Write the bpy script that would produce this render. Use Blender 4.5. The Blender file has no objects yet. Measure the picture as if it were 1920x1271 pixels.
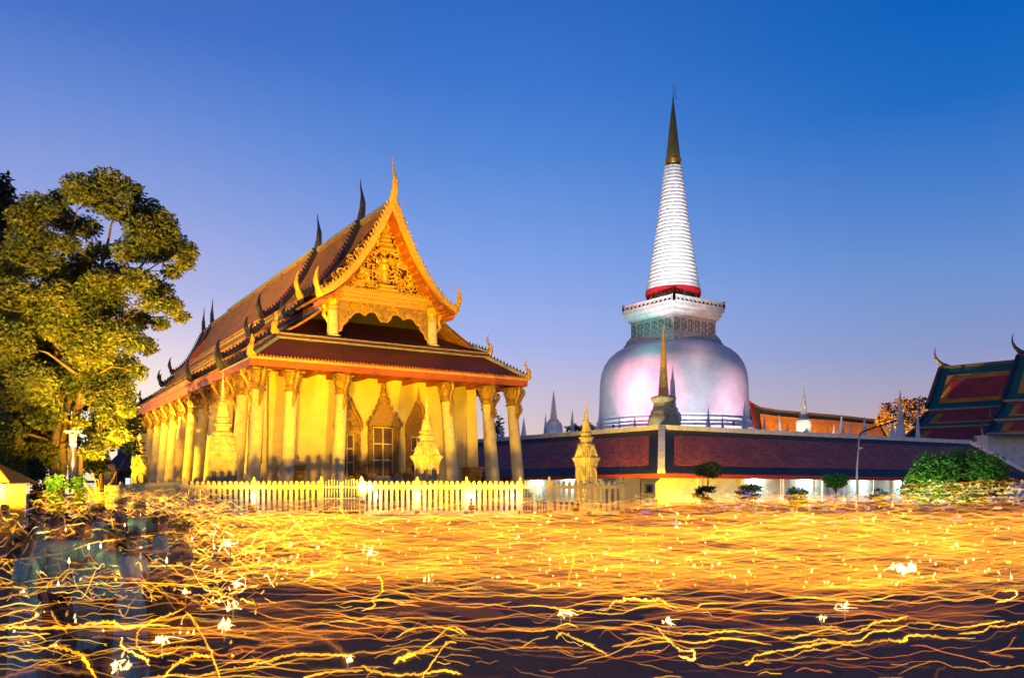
import bpy, math, random
import numpy as np
from mathutils import Vector, Matrix
random.seed(7); rng = np.random.default_rng(11)
R = math.radians
C = bpy.context.scene.collection
SC = bpy.context.scene

# ---------------------------------------------------------------- camera
F = 1620.0; HY = 925.0; EYE = 2.0          # focal length and horizon of the photograph (1920 x 1271), eye height in metres
cam = bpy.data.objects.new('camera', bpy.data.cameras.new('camera')); C.objects.link(cam)
cam.data.sensor_width = 36; cam.data.lens = 36 * F / 1920
cam.data.shift_y = (HY - 635.5) / 1920
cam.data.clip_start = .05; cam.data.clip_end = 9000
cam.location = (0, 0, EYE); cam.rotation_euler = (R(90), 0, 0)
SC.camera = cam
def P(px, py, d):                            # a point seen at a pixel of the photograph, d metres away
    return Vector(((px - 960) / F * d, d, EYE + (HY - py) / F * d))

# ---------------------------------------------------------------- world: dusk sky by direction
def lin(c):
    return tuple(((x / 255) / 12.92 if x <= 10 else ((x / 255 + .055) / 1.055) ** 2.4) for x in c)
W = bpy.data.worlds.new('World'); SC.world = W; W.use_nodes = True
nt = W.node_tree; N = nt.nodes; L = nt.links
for n in list(N): N.remove(n)
def nd(t, **k):
    n = N.new(t)
    for a, v in k.items(): setattr(n, a, v)
    return n
def wm(op, a, b=None, clamp=False):
    n = nd('ShaderNodeMath', operation=op); n.use_clamp = clamp
    for i, v in enumerate((a, b)):
        if v is None: continue
        if isinstance(v, (int, float)): n.inputs[i].default_value = v
        else: L.new(v, n.inputs[i])
    return n.outputs[0]
tc = nd('ShaderNodeTexCoord'); sp = nd('ShaderNodeSeparateXYZ'); L.new(tc.outputs['Generated'], sp.inputs[0])
X, Y, Z = sp.outputs
hor = wm('SQRT', wm('ADD', wm('MULTIPLY', X, X), wm('MULTIPLY', Y, Y)))
sx = wm('DIVIDE', X, wm('ADD', hor, 1e-4))    # -0.51 at the left edge of the view, +0.51 at the right
def ramp(stops):
    r = nd('ShaderNodeValToRGB'); r.color_ramp.interpolation = 'B_SPLINE' if False else 'EASE' if False else 'LINEAR'
    e = r.color_ramp.elements
    for i, (p, c) in enumerate(stops):
        k = e[i] if i < 2 else e.new(p)
        k.position = p; k.color = (*lin(c), 1)
    L.new(Z, r.inputs[0]); return r.outputs[0]
SKY_L = [(0, (255, 224, 176)), (.05, (255, 243, 214)), (.11, (255, 238, 224)), (.155, (232, 216, 228)), (.21, (186, 186, 228)), (.30, (142, 160, 222)), (.38, (104, 138, 214)), (.45, (68, 112, 198)), (.7, (30, 66, 140)), (1, (22, 48, 110))]
SKY_C = [(0, (238, 204, 180)), (.05, (230, 202, 194)), (.11, (202, 192, 216)), (.17, (164, 180, 234)), (.25, (130, 163, 232)), (.36, (84, 136, 216)), (.43, (60, 118, 206)), (.5, (44, 104, 192)), (.7, (24, 62, 140)), (1, (20, 46, 110))]
SKY_R = [(0, (208, 168, 160)), (.05, (200, 168, 174)), (.10, (170, 162, 188)), (.15, (136, 152, 202)), (.22, (108, 146, 208)), (.30, (72, 126, 204)), (.38, (26, 106, 194)), (.45, (2, 96, 186)), (.7, (4, 62, 140)), (1, (12, 44, 108))]
def mixc(f, a, b):
    n = nd('ShaderNodeMix', data_type='RGBA'); L.new(f, n.inputs[0])
    for i, v in ((6, a), (7, b)):
        if isinstance(v, tuple): n.inputs[i].default_value = v
        else: L.new(v, n.inputs[i])
    return n.outputs[2]
cl, cc, cr = ramp(SKY_L), ramp(SKY_C), ramp(SKY_R)
fl = nd('ShaderNodeMapRange', interpolation_type='SMOOTHSTEP'); L.new(sx, fl.inputs[0]); fl.inputs[1].default_value = -.5; fl.inputs[2].default_value = .02
fr = nd('ShaderNodeMapRange', interpolation_type='SMOOTHSTEP'); L.new(sx, fr.inputs[0]); fr.inputs[1].default_value = -.05; fr.inputs[2].default_value = .5
col = mixc(fr.outputs[0], mixc(fl.outputs[0], cl, cc), cr)
below = nd('ShaderNodeMapRange'); L.new(Z, below.inputs[0]); below.inputs[1].default_value = -.06; below.inputs[2].default_value = 0
col = mixc(below.outputs[0], (.012, .012, .02, 1), col)
bg = nd('ShaderNodeBackground'); L.new(col, bg.inputs[0]); bg.inputs[1].default_value = 1.0
sky = nd('ShaderNodeTexSky', sky_type='NISHITA', sun_disc=False, sun_elevation=R(-3), sun_rotation=R(-40))
bg2 = nd('ShaderNodeBackground'); L.new(sky.outputs[0], bg2.inputs[0]); bg2.inputs[1].default_value = .05
ad = nd('ShaderNodeAddShader'); L.new(bg.outputs[0], ad.inputs[0]); L.new(bg2.outputs[0], ad.inputs[1])
out = nd('ShaderNodeOutputWorld'); L.new(ad.outputs[0], out.inputs[0])
# the last afterglow on the left horizon
sun = bpy.data.objects.new('sun', bpy.data.lights.new('sun', 'SUN')); C.objects.link(sun)
sun.data.energy = .12; sun.data.angle = R(12); sun.data.color = (1, .72, .5)
sun.rotation_euler = (R(86), 0, R(-140))
SC.view_settings.view_transform = 'Standard'; SC.view_settings.look = 'None'
SC.view_settings.exposure = 0; SC.view_settings.gamma = 1
SC.render.engine = 'CYCLES'; SC.cycles.max_bounces = 5; SC.cycles.transparent_max_bounces = 160; SC.cycles.diffuse_bounces = 2; SC.cycles.glossy_bounces = 2
SC.cycles.sample_clamp_indirect = 4; SC.cycles.use_denoising = True

# ---------------------------------------------------------------- materials
def mat(name, c, rough=.7, metal=0, var=.18, scale=3., bump=0, bscale=20., dirt=None, spec=.4, vlo=None):
    m = bpy.data.materials.new(name); m.use_nodes = True
    t = m.node_tree; b = t.nodes['Principled BSDF']
    b.inputs['Roughness'].default_value = rough; b.inputs['Metallic'].default_value = metal
    b.inputs['Specular IOR Level'].default_value = spec
    co = t.nodes.new('ShaderNodeTexCoord'); nz = t.nodes.new('ShaderNodeTexNoise')
    nz.inputs['Scale'].default_value = scale; nz.inputs['Detail'].default_value = 6; nz.inputs['Roughness'].default_value = .65
    t.links.new(co.outputs['Object'], nz.inputs[0])
    r = t.nodes.new('ShaderNodeValToRGB'); e = r.color_ramp.elements
    d = dirt or tuple(x * (1 - 2.2 * var) for x in c)
    e[0].position = .30; e[0].color = (*[max(x, 0) for x in d], 1); e[1].position = .62; e[1].color = (*c, 1)
    t.links.new(nz.outputs[0], r.inputs[0]); t.links.new(r.outputs[0], b.inputs['Base Color'])
    if bump:
        bn = t.nodes.new('ShaderNodeBump'); bn.inputs['Strength'].default_value = bump; bn.inputs['Distance'].default_value = .05
        n2 = t.nodes.new('ShaderNodeTexNoise'); n2.inputs['Scale'].default_value = bscale; n2.inputs['Detail'].default_value = 4
        t.links.new(co.outputs['Object'], n2.inputs[0]); t.links.new(n2.outputs[0], bn.inputs['Height']); t.links.new(bn.outputs[0], b.inputs['Normal'])
    return m
def tile_mat(name, c1, c2, tw=.22, th=.16, mortar=None, rough=.45, bump=.6):   # small overlapping roof tiles laid on the UVs, which are in metres
    m = bpy.data.materials.new(name); m.use_nodes = True
    t = m.node_tree; b = t.nodes['Principled BSDF']; b.inputs['Roughness'].default_value = rough; b.inputs['Specular IOR Level'].default_value = .3
    co = t.nodes.new('ShaderNodeTexCoord'); br = t.nodes.new('ShaderNodeTexBrick')
    br.inputs['Color1'].default_value = (*c1, 1); br.inputs['Color2'].default_value = (*c2, 1)
    br.inputs['Mortar'].default_value = (*(mortar or tuple(x * .35 for x in c1)), 1)
    br.inputs['Scale'].default_value = 1; br.inputs['Brick Width'].default_value = tw; br.inputs['Row Height'].default_value = th
    br.inputs['Mortar Size'].default_value = .014; br.inputs['Mortar Smooth'].default_value = .4; br.inputs['Bias'].default_value = -.1
    t.links.new(co.outputs['UV'], br.inputs[0])
    nz = t.nodes.new('ShaderNodeTexNoise'); nz.inputs['Scale'].default_value = .45; nz.inputs['Detail'].default_value = 7; nz.inputs['Roughness'].default_value = .7
    t.links.new(co.outputs['UV'], nz.inputs[0])
    mr = t.nodes.new('ShaderNodeMapRange'); mr.inputs[1].default_value = .3; mr.inputs[2].default_value = .7; mr.inputs[3].default_value = .62; mr.inputs[4].default_value = 1.25
    t.links.new(nz.outputs[0], mr.inputs[0])
    mx = t.nodes.new('ShaderNodeMix'); mx.data_type = 'RGBA'; mx.blend_type = 'MULTIPLY'; mx.inputs[0].default_value = 1
    t.links.new(br.outputs[0], mx.inputs[6]); t.links.new(mr.outputs[0], mx.inputs[7]); t.links.new(mx.outputs[2], b.inputs['Base Color'])
    bn = t.nodes.new('ShaderNodeBump'); bn.inputs['Strength'].default_value = bump; bn.inputs['Distance'].default_value = .03; bn.invert = True
    t.links.new(br.outputs[1], bn.inputs['Height']); t.links.new(bn.outputs[0], b.inputs['Normal'])
    return m
def emit(name, c, s, vary=None, clear=False):  # clear: flames, light trails and glow shells, which hide nothing behind them
    m = bpy.data.materials.new(name); m.use_nodes = True
    t = m.node_tree; t.nodes.remove(t.nodes['Principled BSDF'])
    e = t.nodes.new('ShaderNodeEmission'); e.inputs[0].default_value = (*c, 1); e.inputs[1].default_value = s
    if clear:
        tr = t.nodes.new('ShaderNodeBsdfTransparent'); ad = t.nodes.new('ShaderNodeAddShader')
        t.links.new(tr.outputs[0], ad.inputs[0]); t.links.new(e.outputs[0], ad.inputs[1]); t.links.new(ad.outputs[0], t.nodes['Material Output'].inputs[0])
    else: t.links.new(e.outputs[0], t.nodes['Material Output'].inputs[0])
    if vary:                                   # the light of a trail rises and falls along it
        co = t.nodes.new('ShaderNodeTexCoord'); nz = t.nodes.new('ShaderNodeTexNoise'); nz.inputs['Scale'].default_value = vary; nz.inputs['Detail'].default_value = 3
        mr = t.nodes.new('ShaderNodeMapRange'); mr.inputs[1].default_value = .34; mr.inputs[2].default_value = .68; mr.inputs[3].default_value = s * .25; mr.inputs[4].default_value = s * 1.6
        t.links.new(co.outputs['Object'], nz.inputs[0]); t.links.new(nz.outputs[0], mr.inputs[0]); t.links.new(mr.outputs[0], e.inputs[1])
    m.cycles.emission_sampling = 'NONE' if (vary or clear) else 'AUTO'
    return m
M = dict(
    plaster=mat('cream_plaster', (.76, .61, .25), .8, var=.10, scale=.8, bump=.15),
    column=mat('column_plaster', (.76, .63, .30), .75, var=.12, scale=1.6, bump=.2, dirt=(.48, .40, .24)),
    white=mat('white_plaster', (.78, .77, .74), .7, var=.10, scale=1.2, bump=.15, dirt=(.52, .52, .52)),
    chedi=mat('weathered_white_plaster', (.50, .42, .24), .75, var=.14, scale=2.2, bump=.25, dirt=(.22, .18, .11)),
    gold=mat('gilded_stucco', (.86, .50, .055), .38, .28, var=.22, scale=7, bump=.25, bscale=18),
    gilt_dark=mat('aged_gilt_carving', (.50, .29, .07), .45, .4, var=.25, scale=8, bump=.6, bscale=26),
    red=mat('red_lacquer', (.50, .06, .02), .5, var=.15, scale=4),
    deep_red=mat('dark_red_board', (.10, .018, .008), .6, var=.2),
    fascia=mat('orange_red_fascia', (.40, .095, .022), .55, var=.2, scale=2),
    orange=mat('orange_paint', (.62, .17, .03), .5, var=.12, scale=4),
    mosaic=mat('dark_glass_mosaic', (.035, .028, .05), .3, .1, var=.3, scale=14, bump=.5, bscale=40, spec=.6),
    ridge=mat('grey_mortar', (.26, .25, .27), .85, var=.2, scale=3, bump=.3),
    tile=tile_mat('unlit_terracotta_tile', (.17, .035, .032), (.11, .024, .026)),  # front skirts: same roof tile, its unlit darker tone put into the colour
    tile_main=tile_mat('floodlit_terracotta_tile', (.42, .185, .038), (.31, .125, .03), rough=.75),  # same roof tile with the floodlit orange put into its colour
    tile_field=tile_mat('maroon_clay_tile', (.52, .13, .07), (.27, .065, .055), .34, .26),
    tile_green=tile_mat('dark_green_glazed_tile', (.034, .046, .056), (.018, .025, .034), .3, .2, rough=.35),
    tile_teal=tile_mat('teal_glazed_tile', (.02, .15, .13), (.014, .10, .095), .3, .2),
    tile_amber=tile_mat('amber_glazed_tile', (.66, .28, .03), (.52, .19, .025), .3, .2),
    tile_red=tile_mat('red_glazed_tile', (.44, .055, .045), (.30, .035, .04), .3, .2),
    wood=mat('dark_carved_wood', (.16, .085, .03), .5, var=.3, scale=10, bump=.4),
    iron=mat('dark_iron', (.05, .05, .055), .45, .6, var=.2, scale=20),
    steel=mat('galvanised_steel', (.42, .43, .45), .4, .6, var=.15, scale=12),
    bark=mat('bark', (.20, .13, .075), .9, var=.3, scale=5, bump=.9, bscale=12),
    silver=mat('silvery_lime_render', (.62, .62, .65),   .62, .0, var=.11, scale=.5, bump=.06, bscale=3, spec=.3),
    brown=mat('stained_lime_render', (.42, .40, .38), .7, var=.2, scale=1.5, bump=.2),
    asphalt=tile_mat('asphalt_slabs', (.030, .028, .032), (.021, .020, .024), .9, .6, (.008, .008, .009), .75, .5),
    paving=mat('paving', (.16, .14, .13), .85, var=.25, scale=.8, bump=.3, bscale=25),
    dark=mat('dark_interior', (.03, .022, .018), .8),
    fluor=emit('white_tube_glow', (.93, 1, .97), 14),
    lampglow=emit('white_lamp_glow', (1, .97, .92), 22),
    sodium=emit('yellow_floodlight_glass', (1, .72, .15), 12),
)
def leafmat(name, a, b_, rough=.55):
    m = bpy.data.materials.new(name); m.use_nodes = True
    t = m.node_tree; b = t.nodes['Principled BSDF']; b.inputs['Roughness'].default_value = rough
    co = t.nodes.new('ShaderNodeTexCoord'); nz = t.nodes.new('ShaderNodeTexNoise'); nz.inputs['Scale'].default_value = 1.1; nz.inputs['Detail'].default_value = 5
    t.links.new(co.outputs['Object'], nz.inputs[0])
    r = t.nodes.new('ShaderNodeValToRGB'); r.color_ramp.elements[0].position = .35; r.color_ramp.elements[0].color = (*a, 1); r.color_ramp.elements[1].position = .65; r.color_ramp.elements[1].color = (*b_, 1)
    t.links.new(nz.outputs[0], r.inputs[0]); t.links.new(r.outputs[0], b.inputs['Base Color'])
    tr = t.nodes.new('ShaderNodeBsdfTranslucent'); t.links.new(r.outputs[0], tr.inputs[0])
    mx = t.nodes.new('ShaderNodeMixShader'); mx.inputs[0].default_value = .3
    t.links.new(b.outputs[0], mx.inputs[1]); t.links.new(tr.outputs[0], mx.inputs[2]); t.links.new(mx.outputs[0], t.nodes['Material Output'].inputs[0])
    return m
M['leaf'] = leafmat('broad_leaf', (.065, .098, .016), (.18, .18, .026))
M['leaf_dark'] = leafmat('dark_leaf', (.012, .035, .018), (.03, .06, .02))
M['leaf_green'] = leafmat('fresh_leaf', (.05, .16, .02), (.12, .30, .03))
M['blossom'] = leafmat('orange_blossom', (.10, .055, .02), (.22, .12, .04))

# ---------------------------------------------------------------- mesh builder
class MB:
    def __init__(s): s.v = []; s.f = []; s.uv = []
    def add(s, vs, fs, uvs=None):
        o = len(s.v); s.v += [tuple(p) for p in vs]
        for i, f in enumerate(fs):
            s.f.append(tuple(o + k for k in f)); s.uv.append(uvs[i] if uvs else None)
        return s
    def box(s, x0, x1, y0, y1, z0, z1):
        return s.add([(x0,y0,z0),(x1,y0,z0),(x1,y1,z0),(x0,y1,z0),(x0,y0,z1),(x1,y0,z1),(x1,y1,z1),(x0,y1,z1)],
                     [(0,3,2,1),(4,5,6,7),(0,1,5,4),(1,2,6,5),(2,3,7,6),(3,0,4,7)])
    def bar(s, a, b, w, h, up=(0,0,1)):       # box beam between two points
        a = Vector(a); b = Vector(b); t = (b - a).normalized(); u = Vector(up)
        sd = t.cross(u)
        if sd.length < 1e-4: sd = t.cross(Vector((0,1,0)))
        sd.normalize(); u = sd.cross(t).normalized()
        vs = [p + sd*i*w/2 + u*j*h/2 for p in (a, b) for i, j in ((-1,-1),(1,-1),(1,1),(-1,1))]
        return s.add(vs, [(0,1,2,3),(7,6,5,4),(0,4,5,1),(1,5,6,2),(2,6,7,3),(3,7,4,0)])
    def tube(s, pts, rad, n=6, flat=1., cap=True):
        pts = [Vector(p) for p in pts]; m = len(pts)
        if isinstance(rad, (int, float)): rad = [rad]*m
        vs = []; prev = None
        for i, p in enumerate(pts):
            t = (pts[min(i+1,m-1)] - pts[max(i-1,0)])
            t = t.normalized() if t.length > 1e-9 else Vector((0,0,1))
            if prev is None:
                a = Vector((0,0,1)) if abs(t.z) < .9 else Vector((1,0,0))
                sd = t.cross(a).normalized()
            else:
                sd = prev - t*prev.dot(t)
                sd = sd.normalized() if sd.length > 1e-6 else t.cross(Vector((0,1,.1))).normalized()
            prev = sd; u = t.cross(sd)
            for k in range(n):
                an = 2*math.pi*k/n
                vs.append(p + sd*math.cos(an)*rad[i] + u*math.sin(an)*rad[i]*flat)
        fs = [(i*n+k, i*n+(k+1)%n, (i+1)*n+(k+1)%n, (i+1)*n+k) for i in range(m-1) for k in range(n)]
        if cap: fs += [tuple(range(n-1,-1,-1)), tuple((m-1)*n+k for k in range(n))]
        return s.add(vs, fs)
    def loft(s, plan, prof, rot=0, cx=0, cy=0, cap=True):   # prof: [(scale, z)], plan: outline of unit half-width
        n = len(plan); c, q = math.cos(rot), math.sin(rot)
        vs = [(cx + (x*c - y*q)*r, cy + (x*q + y*c)*r, z) for r, z in prof for x, y in plan]
        fs = [(i*n+k, i*n+(k+1)%n, (i+1)*n+(k+1)%n, (i+1)*n+k) for i in range(len(prof)-1) for k in range(n)]
        if cap: fs += [tuple(range(n-1,-1,-1)), tuple((len(prof)-1)*n+k for k in range(n))]
        return s.add(vs, fs)
    def lathe(s, prof, n=24, cx=0, cy=0):
        return s.loft([(math.cos(2*math.pi*k/n), math.sin(2*math.pi*k/n)) for k in range(n)], prof, 0, cx, cy)
    def sheet(s, A, B, th=.12):               # roof slab between two polylines (eave A, ridge B), UV in metres, given thickness
        A = [Vector(p) for p in A]; B = [Vector(p) for p in B]; m = len(A)
        nrm = (A[-1]-A[0]).cross(B[0]-A[0]).normalized()
        if nrm.z < 0: nrm = -nrm
        ax = (A[-1]-A[0]).normalized()
        def uv(p): d = p - A[0]; u = d.dot(ax); return (u + 50, (d - ax*u).length + 3)
        vs = A + B + [p - nrm*th for p in A] + [p - nrm*th for p in B]
        fs = []; us = []
        for i in range(m-1):
            q = (i, i+1, m+i+1, m+i); fs.append(q); us.append([uv(vs[k]) for k in q])
            fs.append((2*m+i, 3*m+i, 3*m+i+1, 2*m+i+1)); us.append(None)
            fs.append((i, 2*m+i, 2*m+i+1, i+1)); us.append(None)
            fs.append((m+i, m+i+1, 3*m+i+1, 3*m+i)); us.append(None)
        fs += [(0, m, 3*m, 2*m), (m-1, 3*m-1, 4*m-1, 2*m-1)]; us += [None, None]
        return s.add(vs, fs, us)
    def prism(s, poly, o, ex, ey, ez, th):    # outline in the ex/ey plane, extruded th along ez
        o = Vector(o); ex = Vector(ex); ey = Vector(ey); ez = Vector(ez); n = len(poly)
        a = [o + ex*x + ey*y for x, y in poly]
        vs = a + [p + ez*th for p in a]
        fs = [tuple(range(n)), tuple(range(2*n-1, n-1, -1))] + [(k, n+k, n+(k+1)%n, (k+1)%n) for k in range(n)]
        return s.add(vs, fs)
    def build(s, name, m, parent=None, smooth=False, dz=0):
        me = bpy.data.meshes.new(name)
        vs = s.v if not dz else [(x, y, z+dz) for x, y, z in s.v]
        me.from_pydata(vs, [], s.f)
        if any(u is not None for u in s.uv):
            ul = me.uv_layers.new(name='UVMap'); k = 0
            for f, u in zip(s.f, s.uv):
                for j in range(len(f)):
                    if u: ul.data[k].uv = u[j]
                    k += 1
        me.materials.append(m)
        if smooth:
            me.polygons.foreach_set('use_smooth', [True]*len(me.polygons))
            try: me.set_sharp_from_angle(angle=R(40))
            except Exception: pass
        me.validate(); me.update()
        o = bpy.data.objects.new(name, me); C.objects.link(o)
        if parent: o.parent = parent
        return o
def npmesh(name, V_, Fq, m, parent=None, smooth=False):      # big quad or triangle meshes straight from arrays
    me = bpy.data.meshes.new(name); V_ = np.asarray(V_, np.float32); Fq = np.asarray(Fq, np.int32); k = Fq.shape[1]
    me.vertices.add(len(V_)); me.vertices.foreach_set('co', V_.ravel())
    me.loops.add(Fq.size); me.loops.foreach_set('vertex_index', Fq.ravel())
    me.polygons.add(len(Fq)); me.polygons.foreach_set('loop_start', np.arange(0, Fq.size, k, dtype=np.int32))
    try: me.polygons.foreach_set('loop_total', np.full(len(Fq), k, np.int32))
    except Exception: pass
    me.materials.append(m); me.update(calc_edges=True); me.validate()
    if smooth: me.polygons.foreach_set('use_smooth', [True]*len(Fq))
    o = bpy.data.objects.new(name, me); C.objects.link(o)
    if parent: o.parent = parent
    return o
def tag(o, label=None, cat=None, group=None, kind=None):
    for k, v in (('label', label), ('category', cat), ('group', group), ('kind', kind)):
        if v: o[k] = v
    return o
def thing(name, label, cat, loc=(0,0,0), rz=0, group=None):
    o = bpy.data.objects.new(name, None); C.objects.link(o); o.empty_display_size = .2
    o.location = loc; o.rotation_euler = (0, 0, rz)
    return tag(o, label, cat, group)
KIDS = {}
def copy_tree(o, parent=None):
    c = o.copy(); C.objects.link(c)
    if parent: c.parent = parent
    for ch in list(o.children): copy_tree(ch, c)
    return c
def put(o, parent, loc, rot=(0,0,0), sc=None):
    o.parent = parent; o.location = loc; o.rotation_euler = rot
    if sc: o.scale = (sc, sc, sc) if not isinstance(sc, tuple) else sc
    return o
def spot(name, loc, aim, power, color, deg, blend=.5, rad=.12):
    l = bpy.data.lights.new(name, 'SPOT'); l.energy = power; l.color = color; l.spot_size = R(deg); l.spot_blend = blend; l.shadow_soft_size = rad
    o = bpy.data.objects.new(name, l); C.objects.link(o); o.location = loc
    o.rotation_euler = (Vector(aim) - Vector(loc)).to_track_quat('-Z', 'Y').to_euler()
    return o
def point(name, loc, power, color, rad=.1):
    l = bpy.data.lights.new(name, 'POINT'); l.energy = power; l.color = color; l.shadow_soft_size = rad
    o = bpy.data.objects.new(name, l); C.objects.link(o); o.location = loc; return o
def redent(k=.22):                             # square plan of half-width 1 whose corners step in twice
    q = [(1,0),(1,1-2*k),(1-k*.9,1-2*k),(1-k*.9,1-k*.9),(1-2*k,1-k*.9),(1-2*k,1),(0,1)]
    pts = []
    for r in range(4):
        c, s_ = [(1,0),(0,1),(-1,0),(0,-1)][r]
        for x, y in q[:-1]: pts.append((x*c - y*s_, x*s_ + y*c))
    return pts
SQ = [(1,-1),(1,1),(-1,1),(-1,-1)]

# ---------------------------------------------------------------- ground
def zg(x, y):
    t = min(max((y - 6) / 38, 0), 1); return 1.0 * t*t*(3-2*t)
ys = [-60, -20, -5, 0] + list(np.arange(2, 46, 2.)) + [60, 90, 140, 220, 400, 900, 2500, 6000]
xs = [-6000, -2000, -700, -250, -100] + list(np.arange(-60, 61, 6.)) + [100, 250, 700, 2000, 6000]
gv = [(x, y, zg(x, y)) for y in ys for x in xs]; nx = len(xs)
gf = [(j*nx+i, j*nx+i+1, (j+1)*nx+i+1, (j+1)*nx+i) for j in range(len(ys)-1) for i in range(nx-1)]
tag(MB().add(gv, gf, [[(gv[k][0], gv[k][1]) for k in f] for f in gf]).build('ground', M['asphalt'], smooth=True), kind='structure')
# ---------------------------------------------------------------- the large temple hall
TH = R(32.05); TC = Vector((-490/F*56, 56, 1.0)); UU = Vector((math.cos(TH), math.sin(TH), 0)); VV = Vector((-math.sin(TH), math.cos(TH), 0))
def TW(u, v, z): return TC + UU*u + VV*v + Vector((0, 0, z - 1.0))
hall = thing('temple_hall', 'large temple hall lit golden yellow with stacked tiled gables and rows of tall columns', 'temple', TC, TH)
CX = 10.75; WD = 21.5; LN = 64.0
def hp(mb, name, m, smooth=False, parent=None): return mb.build(name, M[m], parent or hall, smooth, dz=-1.0)
def curve(a, b, n=7, sag=.06):
    out = []
    for i in range(n):
        t = i/(n-1); x = a[0]+(b[0]-a[0])*t; z = a[1]+(b[1]-a[1])*t
        out.append((x, z - sag*4*t*(1-t)*abs(b[1]-a[1])*.35)); 
    return out
# roof tiers as (half-width, z) from top to eave
def tiers(k):
    d = [0, .22, .45][k]; w = [0, .05, .1][k]
    if k == 0: return [[(0, 23.2), (5.4, 15.9)], [(5.0, 15.15), (8.5, 12.95)], [(8.3, 12.62), (10.75, 10.9)]]
    return [[(0, 23.25+d), (4.85+w, 16.7+d)], [(4.6+w, 16.35+d), (6.0+w, 15.05+d)], [(5.8+w, 14.65+d), (8.35+w, 12.9+d)], [(8.1+w, 12.5+d), (10.75+w, 10.95+d)]]
def flame_pts(h, curl=1, n=9):                # upright flame or hook outline used for finials: centre line leaning out then back
    out = []
    for i in range(n):
        t = i/(n-1); out.append((curl*(.16*math.sin(t*5.2)-.10*t)*h*.75, t*h))
    return out
def hook(mb, base, out, h, r=.14, n=12):      # naga hook: rises from the eave end, bows outward, tip curls back up
    b = Vector(base); o = Vector(out)
    pts = []; rad = []
    for i in range(n):
        t = i/(n-1)
        pts.append(b + o*(h*(-.06 + .30*math.sin(t*math.pi*.78) - .10*t)) + Vector((0,0,h*t - .1)))
        rad.append(r*(1.35*(1-t)**.8)*(1+.2*math.sin(t*16)) + .015)
    mb.tube(pts, rad, 6)
    for i in range(2, 8):                     # small barbs along its back
        p = pts[i]; mb.tube([p, p - o*h*.08 + Vector((0,0,h*.04)), p - o*h*.10 + Vector((0,0,h*.12))], [r*.6, r*.35, .01], 4)
def chofa(mb, base, fwd, h, r=.2):            # tall slender horn on a gable peak
    b = Vector(base); f_ = Vector(fwd); n = 14; pts = []; rad = []
    for i in range(n):
        t = i/(n-1)
        pts.append(b + f_*(h*(.10*math.sin(t*3.6) + .05*t*math.sin(t*6.3) + .03*t)) + Vector((0,0,h*t - .2)))
        rad.append(r*((1-t)**1.35*1.25 + .10 + .16*math.exp(-((t-.42)/.10)**2)) if i < n-1 else .015)
    mb.tube(pts, rad, 7)
def barge(mb, prof, v, side, th=.30, dep=.34, fins=True, fh=.30, step=.34, lean=0.0):
    # board along the roof edge on one slope, with a row of upright leaf fins
    pts = [Vector((CX + side*x, v - lean*(z-prof[-1][1])/max(prof[0][1]-prof[-1][1], .01), z)) for x, z in prof]
    for a, b in zip(pts[:-1], pts[1:]):
        mb.bar(a + Vector((0,0,.10)), b + Vector((0,0,.10)), dep, th, up=(0,0,1))
    if fins:
        tot = sum((b-a).length for a, b in zip(pts[:-1], pts[1:])); n = int(tot/step); 
        for i in range(1, n):
            d = tot*i/n
            for a, b in zip(pts[:-1], pts[1:]):
                l = (b-a).length
                if d <= l: break
                d -= l
            p = a + (b-a)*(d/l); t = (b-a).normalized(); nn = Vector((side*abs(t.z), 0, abs(t.x))).normalized()
            q = p + nn*.22
            mb.add([q - t*.15 + Vector((0,-.05,0)), q + t*.15 + Vector((0,-.05,0)), q + t*.15 + Vector((0,.05,0)), q - t*.15 + Vector((0,.05,0)), q + nn*fh - t*.12],
                   [(0,1,4),(1,2,4),(2,3,4),(3,0,4)])
secs = [(0, 2.2, 8.6), (1, 8.0, 18.6), (2, 18.0, 49.0), (1, 48.4, 57.0), (0, 56.4, 61.4)]
cap, gw = MB(), MB()
def fin(fn, nm, m, *args, **k):
    b_ = MB(); fn(b_, *args, **k); return hp(b_, nm, m, nm.endswith('finial'))
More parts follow.
